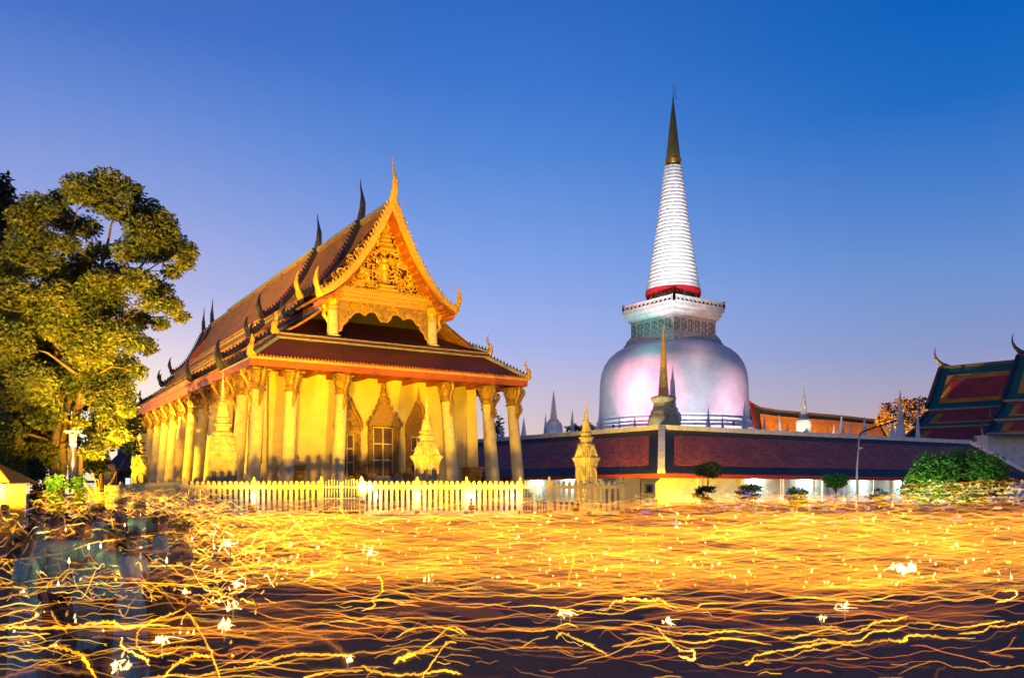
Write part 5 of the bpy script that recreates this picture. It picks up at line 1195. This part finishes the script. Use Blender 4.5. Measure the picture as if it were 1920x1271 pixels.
def trail_mesh(path, hw, hh, jag, rg):
    n = len(path); t = np.gradient(path, axis=0); sd = np.stack([-t[:, 1], t[:, 0], np.zeros(n)], 1); l = np.linalg.norm(sd, axis=1)[:, None]
    sd = np.where(l > 1e-6, sd/np.maximum(l, 1e-6), np.array([[0, 1, 0.]]))
    e = np.minimum(1, np.minimum(np.arange(n), np.arange(n)[::-1])/max(1., n*.12) + .12)[:, None]
    up = np.array([[0, 0, 1.]]); top = hh*(1 + jag*np.abs(rg.normal(size=(n, 1)))**1.5)
    V_ = np.stack([path + up*top*e, path + sd*hw*e, path - up*hh*.7*e, path - sd*hw*e], 1).reshape(-1, 3)
    i = np.arange(n-1)[:, None]*4; k = np.arange(4)[None]
    Fq = np.stack([i+k, i+(k+1) % 4, i+4+(k+1) % 4, i+4+k], -1).reshape(-1, 4)
    return V_, Fq
PACK = ['']
def add_trail(col_, path, hw, hh, jag, rg):
    if not col_.endswith('packed'): col_ += PACK[0]
    if col_.split()[0] in ('amber', 'pale', 'white', 'orange') and rg.random() < .5:     # a wider faint shell added to imitate glow round the core
        add_trail('haze', path, hw*2.6, hh*2.6, 0, rg)
    V_, Fq = trail_mesh(path, hw, hh, jag, rg); A = ACC[col_]; o = sum(len(v) for v in A[0]); A[0].append(V_); A[1].append(Fq + o)
def walk(x, y, z, length, head, wig, n, rg, curl=0., bob=.02):
    st = length/n; a = head + np.cumsum(rg.normal(size=n)*wig) ; a = head + (a-head)*np.linspace(1, .6, n)
    dx = np.cos(a)*st; dy = np.sin(a)*st
    k = rg.uniform(3, 9); ph = rg.uniform(0, 6.3, 3); s_ = np.linspace(0, 1, n)
    zz = bob*np.sin(s_*length*k + ph[0]) + bob*1.3*np.sin(s_*length*k*.37 + ph[1]) + bob*.35*np.sin(s_*length*k*2.7 + ph[2]) + np.cumsum(rg.normal(size=n))*bob*.16
    if curl: zz += curl*np.cumsum(rg.normal(size=n))*st*3
    xx = x + np.cumsum(dx) - dx.sum()/2; yy = y + np.cumsum(dy) - dy.sum()/2
    if n > 10:
        kx = np.ones(5)/5; sm = lambda v: np.convolve(np.pad(v, 2, mode='edge'), kx, 'valid'); xx, yy, zz = sm(xx), sm(yy), sm(zz)
    g = np.array([zg(0, q) for q in yy])
    return np.stack([xx, yy, z + zz + g - zg(0, y)], 1)
rg = np.random.default_rng(2024)
def field(n, px0, px1, py0, py1, len0, len1, cols, wig=.05, hs=1., headsd=.22, curl=0., thin=1., pw=1., bob=1., keep=None):
    for _ in range(n):
        px = rg.uniform(px0, px1); py = py0 + (py1-py0)*rg.random()**pw
        if keep and not keep(px, py): continue
        d = depth_for(py)*rg.uniform(.94, 1.06); lp = len0*(len1/len0)**rg.random(); ln = lp*d/F
        z = EYE + (HY-py)*d/F; hd = rg.normal()*headsd + (math.pi if rg.random() < .5 else 0) + .10*math.sin(px*.004)
        c = cols[int(rg.integers(len(cols)))]
        hw = (.0026 + .00058*d)*thin*rg.uniform(.6, 1.5); nn = int(np.clip(lp/4, 12, 90))
        if c in ('dim',): hw *= 1.6
        add_trail(c, walk((px-960)/F*d, d, z, ln, hd, wig*.75, nn, rg, curl, (.010+.0012*d)*bob), hw, hw*hs*rg.uniform(.7, 1.3), 0. if c == 'dim' else (.2 if rg.random() < .8 else .9), rg)
A5 = ['amber']*6 + ['orange']*4 + ['pale']*2
low = lambda px, py: py < 1066 + 40*math.sin((px-300)/700) + 14*math.sin(px*.013) + 10*math.sin(px*.041)
gap = lambda px, py: math.sin(px*.0042 + py*.045) + .8*math.sin(px*.011 - py*.08 + 1) + .5*math.sin(px*.023+py*.03) > -1.2
both_ = lambda px, py: low(px, py) and gap(px, py)
PACK[0] = ' packed'
field(2300, 430, 2050, 966, 1114, 90, 460, A5, .035, 1.0, .16, keep=both_, thin=.8, pw=1.35)
field(900, 560, 2050, 985, 1108, 120, 560, ['orange', 'amber', 'dim'], .03, 1.1, .12, keep=low, thin=.8, pw=1.25)
field(620, 440, 2050, 942, 1104, 160, 600, ['dim'], .03, 1.0, .14, keep=low, thin=1.3)
field(700, 380, 2050, 938, 978, 30, 220, ['orange', 'amber', 'orange', 'dim', 'pale'], .05, .9, .2, thin=.8)
field(260, 700, 2000, 1000, 1100, 60, 240, ['pale', 'amber'], .06, 1, .25, keep=low, thin=.8)
PACK[0] = ''
field(520, 330, 640, 950, 1075, 14, 90, A5, .25, 1.1, .6, .3, bob=1.4, keep=low, thin=.8)
field(620, 80, 430, 912, 962, 8, 40, ['amber', 'amber', 'orange', 'pale'], .35, 1.0, .8, .3, thin=.75)
field(240, -20, 420, 950, 1010, 10, 60, ['amber', 'orange', 'pale'], .35, 1.1, .8, .4, bob=1.4, thin=.8)
field(260, -20, 480, 1000, 1130, 12, 100, ['amber', 'pale', 'amber', 'orange'], .3, 1.0, .6, .4, bob=1.5, thin=.8)
field(90, 380, 520, 990, 1130, 10, 50, ['pale', 'white', 'amber'], .4, 1.2, 1.0, .4, bob=1.6, thin=.8)
field(62, 300, 1950, 1085, 1200, 120, 640, ['amber', 'amber', 'orange', 'orange'], .025, .9, .2, thin=.9)
field(40, -50, 560, 1060, 1260, 60, 420, ['amber', 'orange', 'pale'], .06, .9, .3, .1, thin=.9)
field(60, 0, 1900, 1110, 1265, 16, 140, ['amber', 'dim', 'pale', 'orange'], .2, .8, .6, .3, thin=.5)
field(16, 200, 1920, 1100, 1200, 200, 560, ['dim'], .03, 2.6, .1, thin=1.6)
field(170, 0, 1950, 1085, 1275, 60, 460, ['dim', 'orange', 'amber', 'amber'], .06, .9, .35, .1, thin=.6)
field(420, 500, 1950, 960, 1100, 3, 9, ['white', 'pale', 'pale'], .3, 1.2, 1, .1, thin=1.3, keep=low)
field(60, 0, 500, 940, 1240, 3, 9, ['white', 'pale'], .3, 1.2, 1, .1, thin=1.2)
PACK[0] = ' packed'
# far right: the crowd packed before the gallery, candles and phone lights
def far_field(n, px0, px1, z0, z1, d0, d1_, cols, l0, l1, hw0=.018):
    for _ in range(n):
        px = rg.uniform(px0, px1); d = rg.uniform(d0, d1_); x = (px-960)/F*d; z = zg(0, d) + rg.uniform(z0, z1)
        c = cols[int(rg.integers(len(cols)))]; ln = rg.uniform(l0, l1); hw = hw0*rg.uniform(.6, 1.5)
        add_trail(c, walk(x, d, z, ln, rg.normal()*.5 + (0 if rg.random() < .5 else math.pi), .3, int(np.clip(ln*16, 8, 30)), rg, .06, .03), hw, hw*1.2, .8, rg)
far_field(1000, 1190, 1720, .3, .95, 30, 62, ['orange', 'amber', 'pale', 'orange', 'dim'], .2, 1.6)
far_field(700, 1690, 2000, .5, 1.65, 36, 58, ['orange', 'amber', 'pale', 'white', 'orange'], .1, .8, .022)
far_field(220, 1190, 1960, .4, 1.1, 26, 60, ['white', 'pale'], .05, .25, .03); far_field(60, 1720, 1960, .9, 1.6, 36, 58, ['white', 'pale'], .05, .25, .03)
far_field(130, 1200, 1960, .3, 1.2, 24, 60, ['violet', 'violet', 'cyan'], .1, .7, .024)
far_field(12, 860, 960, .4, 1.1, 30, 38, ['violet', 'white'], .1, .5, .025)
far_field(420, 60, 350, .4, 1.2, 30, 50, ['amber', 'orange', 'pale'], .1, .7, .022)
far_field(40, 0, 420, .5, 1.5, 14, 40, ['cyan', 'violet', 'cyan'], .05, .3, .012)
LBL = dict(amber='countless golden candle light trails spread across the forecourt', orange='countless deep orange candle light trails woven between the golden ones', haze='added soft orange glow shells round the golden candle trails', dim='faint brownish orange candle glow low among the brighter threads', pale='scattered pale yellow candle light trails brighter than the rest',
           white='scattered white hot candle light points', violet='scattered violet phone light streaks in the far crowd', cyan='few cyan phone light specks in the crowd')
for k, (vs, fs) in ACC.items():
    if not vs: continue
    o = npmesh('candle_light_trails' if k.split()[0] not in ('violet', 'cyan') else 'phone_lights', np.concatenate(vs), np.concatenate(fs), TM[k]); tag(o, LBL[k.split()[0]] + (' in the packed bright field' if 'packed' in k else ''), 'light trails', None, 'stuff')

PACK[0] = ''
# long separate light trails over the dark foreground, each one its own thing; points are (photo column, row) at a given distance
def px4(q, x0): return [(x0 + a/3.25, 880 + b/3.25) for a, b in q]
HERO = [
 (0, 'amber', .016, 'thick braided thread low across the dark left corner', [(-40,980),(80,965),(180,965),(400,965),(560,940),(680,935),(780,970),(850,945)]),
 (0, 'amber', .013, 'big open loop below the crowd at the lower left', [(1140,830),(1050,880),(930,925),(850,980),(835,1060),(880,1115),(960,1135),(1060,1110),(1110,1080),(1280,1085)]),
 (0, 'amber', .011, 'thread dropping steeply from the open loop to the bottom edge', [(1130,860),(1190,940),(1250,1040),(1300,1150),(1345,1280)]),
 (0, 'amber', .013, 'ragged arch rising from the bottom edge inside the loop', [(990,1280),(1060,1200),(1150,1150),(1210,1135),(1290,1145)]),
 (0, 'amber', .008, 'long nearly level thin thread through the knees of the left crowd', [(-30,715),(200,718),(420,710),(560,700),(700,690),(900,690),(1100,700),(1400,730),(1560,715)]),
 (0, 'orange', .020, 'broad orange band falling to the right below the left crowd', [(480,665),(600,655),(760,660),(900,690),(1000,755),(1140,835)]),
 (0, 'amber', .012, 'frilled thread at chest height of the left crowd', [(-20,550),(150,545),(330,520),(470,480),(560,450),(700,430),(830,410),(940,400)]),
 (0, 'pale', .014, 'short frilled pale thread highest among the left crowd', [(210,390),(300,380),(400,345),(520,330)]),
 (0, 'orange', .008, 'short smooth orange thread rising to the right by the left crowd', [(250,490),(360,490),(430,475),(465,452)]),
 (0, 'dim', .03, 'dull wide streak before the teal shirts', [(780,510),(900,500),(1060,492),(1200,485),(1300,500)]),
 (0, 'amber', .010, 'thread with a sharp hook right of the left crowd', [(960,590),(1040,590),(1100,640),(1200,665),(1300,640),(1310,600),(1330,650),(1470,640)]),
 (0, 'dim', .014, 'dull thread along the bottom left corner', [(-20,1275),(120,1240),(300,1195),(340,1190),(420,1230),(560,1240)]),
 (0, 'amber', .016, 'thick thread falling to the bottom edge in the left corner', [(300,1075),(380,1090),(480,1125),(520,1160),(540,1200),(600,1285)]),
 (0, 'orange', .012, 'short steep dash above the braided thread', [(310,860),(340,915),(375,955),(410,995)]),
 (0, 'amber', .010, 'flat hairpin at the left edge', [(-20,905),(120,860),(200,860),(235,888),(180,918),(60,945),(-20,970)]),
 (0, 'pale', .013, 'curled scribble below the open loop', [(740,1020),(740,1070),(760,1095),(800,1110),(840,1135),(880,1150),(910,1195)]),
 (480, 'orange', .008, 'upper one of two thin sagging threads left of the middle', [(-40,840),(80,900),(200,910),(420,885),(560,897),(700,910),(820,895)]),
 (480, 'orange', .008, 'lower one of two thin sagging threads left of the middle', [(-40,900),(120,960),(200,965),(380,935),(520,960),(640,970),(770,950)]),
 (480, 'amber', .013, 'twisted thread ending in sparks left of the middle bottom', [(-60,1205),(80,1165),(200,1130),(380,1130),(500,1130),(600,1140)]),
 (480, 'orange', .012, 'long thread sweeping down to the right under the bright field', [(330,660),(440,690),(560,740),(700,760),(830,735),(960,780),(1150,815),(1400,820),(1580,838)]),
 (480, 'amber', .010, 'thread rising in steps at the middle of the dark band', [(850,1025),(940,975),(1050,960),(1160,965),(1260,1000)]),
 (480, 'amber', .010, 'steep arch right of the rising steps', [(1000,1100),(1100,1030),(1180,960),(1230,965),(1285,1005)]),
 (480, 'amber', .014, 'upright zigzag squiggle hanging below the bright field', [(640,862),(720,832),(712,790),(765,752),(768,690),(745,640)]),
 (480, 'amber', .012, 'straight thread on the bottom edge left of the middle', [(280,1270),(450,1235),(660,1225)]),
 (480, 'amber', .010, 'thread climbing from the bottom edge near the middle', [(1000,1285),(1080,1170),(1160,1065),(1225,1055)]),
 (480, 'amber', .013, 'wavy thread along the bottom edge at the middle', [(640,1190),(720,1230),(840,1252),(1000,1245),(1150,1225),(1250,1250)]),
 (480, 'amber', .022, 'thick smeared streak near the bottom middle', [(840,1178),(900,1150),(960,1122),(1110,1100)]),
 (480, 'dim', .020, 'dull brown arch over the twisted thread', [(20,1060),(160,1030),(300,1012),(400,1025),(480,1075),(540,1125)]),
 (960, 'orange', .018, 'frayed fiery band ending in a tall upright hook', [(0,690),(90,690),(200,715),(320,710),(350,640),(375,565),(370,525),(405,520)]),
 (960, 'amber', .011, 'long double curved thread below the fiery hook', [(-20,840),(150,830),(300,850),(480,870),(640,880),(760,845),(880,830),(1010,860),(1120,845),(1200,815),(1580,815)]),
 (960, 'amber', .010, 'upper of two parallel threads over the dark right middle', [(660,945),(800,945),(920,980),(1060,1000),(1200,1000),(1330,985),(1580,1010)]),
 (960, 'amber', .011, 'lower of two parallel threads over the dark right middle', [(660,1000),(830,1005),(980,1040),(1130,1055),(1320,1030),(1580,1068)]),
 (960, 'pale', .012, 'hooked bright thread that breaks into a fringed band', [(530,855),(580,855),(610,820),(630,802),(685,805),(690,785),(820,800),(900,795),(960,830),(1030,858)]),
 (960, 'amber', .009, 'low wave of thread left of the two bright sparks', [(-20,968),(130,985),(220,975),(280,955),(340,940),(400,960)]),
 (960, 'amber', .011, 'straight thread slanting down from a flame tuft', [(270,1030),(300,995),(380,1030),(480,1075),(585,1132)]),
 (960, 'orange', .008, 'thin level thread near the bottom right of the middle', [(-20,1085),(140,1085),(300,1080),(440,1090)]),
 (960, 'pale', .012, 'thread slanting from the parallel pair down to an angular box shape', [(880,955),(940,1030),(1000,1080),(1040,1105),(1110,1110),(1105,1160),(1060,1150),(1020,1135)]),
 (960, 'amber', .010, 'short stepped thread rising out of the dark right', [(1420,1190),(1450,1180),(1480,1135),(1520,1128),(1600,1105)]),
 (1440, 'amber', .012, 'topmost wavy thread of the dark right band', [(-20,1015),(150,1025),(360,975),(520,1000),(600,965),(650,930),(760,920),(855,890)]),
 (1440, 'amber', .010, 'middle wavy thread of the dark right band', [(140,1060),(250,1050),(330,1035),(450,1050),(560,1040),(640,990),(760,980),(850,945)]),
 (1440, 'amber', .014, 'lowest wavy thread of the dark right band', [(-30,1118),(200,1085),(370,1055),(560,1070),(720,1040),(820,1050),(860,1015),(1000,1015),(1070,1025),(1265,1025)]),
 (1440, 'amber', .011, 'gently arched thread right of the wavy ones', [(835,938),(960,935),(1150,962),(1300,945),(1445,920)]),
 (1440, 'amber', .012, 'last rising thread at the right edge', [(1155,1000),(1290,990),(1360,955),(1450,955),(1580,915)]),
 (1440, 'orange', .012, 'long thread bounding the bright field at the right', [(-20,812),(200,820),(450,820),(700,835),(880,810),(1010,775),(1160,800),(1350,770),(1420,735),(1580,740)]),
 (1440, 'amber', .010, 'fringed band under the two white hot flames', [(120,785),(250,780),(380,795),(620,800),(780,760)]),
 (1440, 'pale', .013, 'hooked thread curling back near the right edge', [(1385,808),(1440,800),(1500,780),(1518,755),(1490,738),(1420,742)]),
]
def catmull(pts, k=8):
    p = [pts[0]] + pts + [pts[-1]]; out = []
    for i in range(1, len(p)-2):
        for j in range(k):
            t = j/k; a, b, c, d = [np.array(q) for q in p[i-1:i+3]]
            out.append(.5*((2*b) + (-a+c)*t + (2*a-5*b+4*c-d)*t*t + (-a+3*b-3*c+d)*t**3))
    out.append(np.array(pts[-1])); return out
for x0, c, w, lb, q in HERO:
    pts = px4(q, x0); my = sum(y for _, y in pts)/len(pts); d0_ = .86*F/max(my-HY, 30); d0_ = min(max(d0_, 3.6), 9.5)
    fine = catmull(pts, 9); n = len(fine); nz = np.cumsum(rg.normal(size=n))*.01
    path = np.array([[(x-960)/F*(d0_*(1+.05*math.sin(i*.09)+nz[i]*.3)), d0_*(1+.05*math.sin(i*.09)+nz[i]*.3), EYE + (HY-y)/F*d0_*(1+.05*math.sin(i*.09)+nz[i]*.3)] for i, (x, y) in enumerate(fine)])
    path[:, 2] += rg.normal(size=n)*w*.22; path[:, 0] += rg.normal(size=n)*w*.3
    V_, Fq = trail_mesh(path, w*.42, w*.46, .9 if 'frill' in lb or 'fr' in lb or 'rag' in lb or 'braid' in lb else .35, rg)
    V2, F2 = trail_mesh(path, w*1.5, w*1.6, 0, rg); bl_ = (V2, F2)
    o0 = Vector(path[n//2]); o = npmesh('candle_light_trail', V_ - np.array(o0), Fq, TM[c + ' near']); o.location = o0; tag(o, 'candle light trail: ' + lb, 'light trail', 'long candle light trails over the dark foreground')
    npmesh('bloom', bl_[0] - np.array(o0), bl_[1], TM['haze'], o)  # added faint shell imitating bloom round the trail
# single white hot flames
HOT = [(220,1248,1.6,'large white flame nearest the bottom edge at the left'), (348,1108,.9,'small white flame just under the left crowd'), (421,1170,1.3,'white flame right of the open loop'), (432,1018,1.2,'upright white flame at the right end of the left crowd'), (443,1095,1.1,'wide white flame over the right end of the loop'), (692,1036,1.0,'white flame inside the bright field left of the middle'), (437,1135,1.0,'tall ragged flame between loop and left field'),
       (1690,1067,1.5,'left of the twin white hot flames in the right field'), (1711,1066,1.3,'right of the twin white hot flames in the right field'), (1584,1135,1.1,'white flame with an orange halo at the edge of the dark right band'), (1254,1166,1.0,'lone white flame above the parallel threads'), (1052,1150,.8,'left one of two small sparks near the middle'), (1069,1150,.8,'right one of two small sparks near the middle'), (304,1200,1.4,'ragged flame cluster inside the open loop'), (652,1237,.9,'small white sparks low left of the middle'), (1541,1158,.7,'small flame left of the haloed one')]
HOTM = emit('white_hot_flame', (1, .72, .26), .9, None, True); HALO = emit('flame_glow', (1, .34, .03), .018, None, True)
rh = random.Random(8)
for px, py, s_, lb in HOT:
    d = min(max(.86*F/(py-HY), 3.6), 9); p = P(px, py, d); t = thing('candle_flame', lb, 'candle flame', p, 0, 'white hot candle flames'); b = MB()
    k = d/F*s_
    for i in range(7):
        x, y, z = rh.gauss(0, 4.5)*k, rh.gauss(0, 3)*k, rh.gauss(0, 3)*k; r = rh.choice((1.2, 1.8, 2.4, 3.2))*k; h = r*rh.uniform(1.6, 3.2); ax = rh.uniform(-3, 3)*k
        b.tube([(x, y, z-r), (x, y, z-r*.5), (x+ax*.2, y, z+r*.2), (x+ax*.6, y, z+h*.55), (x+ax, y, z+h)], [r*.3, r*.85, r, r*.5, .001], 8)
    for i in range(3):
        cp = [np.array(((rh.gauss(0, 3) + rh.gauss(0, 3+3*q))*k, 0, rh.gauss(0, 2+2*q)*k)) for q in range(4)]; cv_ = catmull(cp, 6); b.tube([tuple(q) for q in cv_], [(.3+.7*math.sin(math.pi*(i_+.5)/len(cv_)))*k for i_ in range(len(cv_))], 6)
    hl = MB()
    for r in (3.5, 5, 7, 9.5, 12.5, 16): hl.lathe([(.01, -r*k)] + [(r*k*math.cos(q), r*k*math.sin(q)*1.1) for q in np.linspace(-1.3, 1.3, 9)] + [(.01, r*k*1.1)], 16)
    hl.build('glow', HALO, t, True)  # nested faint shells added to imitate glow round the flame
    b.build('flame', HOTM, t, True)
    b = MB(); b.tube([(0, 0, -24*k), (0, 0, -6*k)], [.006, .005], 6); b.build('wax_stick', WAX, t)
# ---------------------------------------------------------------- floodlights of the place, and one added fill lamp
YEL = (1, .54, .006)
def flood(label, loc, aim, power, color, deg, glass='sodium', rad=.12, blend=.6, wide=1.):
    loc = Vector(loc); t = thing('floodlight', label, 'floodlight', loc, 0, 'floodlights standing on the ground')
    d = (Vector(aim)-loc).normalized(); d = Vector((d.x, d.y, 0)).normalized()
    b = MB(); b.bar(Vector((0,0,-.02)) - d*.10, Vector((0,0,0)) + d*.04, .22, .16); b.build('lamp_body', M['iron'], t)
    b = MB(); b.bar(Vector((0,0,-.02)) - d*.1 + Vector((0,0,-.12)), Vector((0,0,-.3)) - d*.1, .16, .04); b.build('bracket', M['iron'], t)
    b = MB(); b.bar(d*.045, d*.055, .18, .12); b.build('glass', M[glass], t)
    o = spot('flood_light', loc + d*.14, aim, power, color, deg, blend, rad); o.scale = (wide, 1, 1); return o
flood('yellow floodlight low in the crowd aimed at the hall front left half', (-9.5, 31.5, 1.5), TW(6, 4, 11.5), 56000, YEL, 37, wide=2.3, blend=.9)
flood('yellow floodlight low in the crowd aimed at the hall front right half', (-1.5, 32, 1.5), TW(14, 4, 11.5), 52000, YEL, 37, wide=2.1, blend=.9)
flood('yellow floodlight before the fence aimed at the hall pediment', (-7.0, 40.5, 1.6), TW(CX, 3, 18.5), 92000, YEL, 40, blend=.8)
flood('yellow floodlight before the fence lighting the pickets', (-8, 33, 1.0), (-5, 42, 1.6), 2200, YEL, 40, wide=3)
flood('yellow floodlight at the left aimed along the hall side colonnade', TW(-17, 16, 1.5), TW(0, 18, 8.5), 52000, YEL, 60, wide=2, blend=.8)
flood('second yellow floodlight at the left aimed at the far side columns', (-33, 62, 1.5), TW(0, 48, 8), 14000, YEL, 90)
flood('orange floodlight at the far left aimed up at the hall roof slope', (-46, 52, 1.4), TW(5, 32, 18), 150000, (1, .60, .06), 36, wide=1.8)
flood('yellow floodlight under the tall tree aimed up into its crown', P(158, 935, 40.5), P(150, 640, 44), 5000, (1, .54, .02), 100)
flood('yellow floodlight beside the street lamp aimed at the upper crown', P(225, 935, 40), P(200, 520, 44), 19000, (1, .52, .03), 70)
flood('yellow floodlight right of the fence aimed at the gallery corner', P(1230, 938, 67), Vector((15.5, 78, 2.8)), 22000, (1, .56, .02), 80)
flood('yellow floodlight before the fence aimed at the golden niche chedi', P(1085, 946, 43.3), P(1099, 850, 49), 3200, (1, .60, .02), 75)
flood('orange floodlight beyond the gallery aimed at the far orange roof', (P(1560, 0, 122).x, 122, 2), (P(1590, 0, 146).x, 146, 12), 210000, (1, .46, .02), 110)
flood('green tinted lamp low beside the big hedge', P(1745, 938, 56), P(1750, 890, 60), 1300, (.75, 1, .5), 100, 'lampglow')
# coloured floods round the great stupa
def sf_(lab, px, d, z, apx, apy, ad, pw, col, deg): return flood(lab, (P(px, 0, d).x, d, z), P(apx, apy, ad), pw, col, deg, 'lampglow', 1.2, 1.0)
sf_('white floodlight inside the courtyard aimed at the dome left flank', 1080, 108, 2, 1135, 740, 122, 54000, (.95, 1, 1), 40)
sf_('white floodlight inside the courtyard aimed at the dome middle', 1310, 104, 2, 1310, 735, 120, 26000, (1, .93, 1), 75)
sf_('pink floodlight inside the courtyard aimed at the dome front', 1215, 106, 2, 1216, 755, 120, 120000, (1, .07, .2), 30)
sf_('pink floodlight inside the courtyard aimed at the dome right flank', 1400, 112, 2, 1370, 740, 124, 30000, (1, .3, .4), 40)
sf_('white floodlight on the gallery ridge aimed at the spire left side', 1150, 93, 9.2, 1250, 430, 130, 92000, (1, .97, 1), 24)
sf_('white floodlight on the gallery ridge aimed at the spire right side', 1375, 89, 9.2, 1265, 430, 130, 92000, (1, .97, 1), 24)
sf_('teal floodlight on the gallery ridge aimed at the square throne left face', 1150, 92, 9.3, 1222, 616, 126, 60000, (.15, .85, .80), 12)
sf_('warm floodlight on the gallery ridge aimed at the square throne right face', 1375, 88, 9.3, 1308, 616, 126, 45000, (1, .55, .38), 12)
sf_('white floodlight inside the courtyard aimed at the floodlit white chedi', 1500, 106, 2, 1507, 780, 112, 16000, (1, .85, .5), 60)
flood('white floodlight at the gallery corner aimed at the gold tipped chedi', (P(1225, 0, 87).x, 87, 8.5) if False else (P(1238, 0, 90).x-3.2, 87.5, 2), P(1244, 690, 92), 9000, (1, .85, .45), 60)
# small white accent lamps in the square terrace of the stupa light its cornice from below
flood('small yellow floodlight beside the orange roofed hut', P(60, 945, 26), P(5, 900, 30), 160, (1, .6, .05), 90)
flood('yellow floodlight at the far left edge aimed at the outer tree crown', P(10, 950, 27), P(120, 500, 43), 62000, (1, .56, .06), 75)
sf_('white floodlight inside the courtyard aimed at the lone white chedi', 1020, 110, 2, 1038, 780, 118, 9000, (.9, .95, 1), 60)
sf_('white floodlight inside the courtyard aimed at the dome right edge', 1450, 112, 2, 1398, 740, 124, 22000, (1, .9, .95), 46)
flood('yellow floodlight in the crowd before the right fence section', P(1080, 955, 34.5), (fx(1100), 42, 1.9), 1100, YEL, 50, wide=2)
flood('added low fill lamp brightening the gallery shrubs', P(1530, 946, 55), P(1530, 905, 64), 1100, (.85, 1, .7), 90, 'lampglow', wide=1.5)  # added lamp without a known source, lightens the backlit shrubs
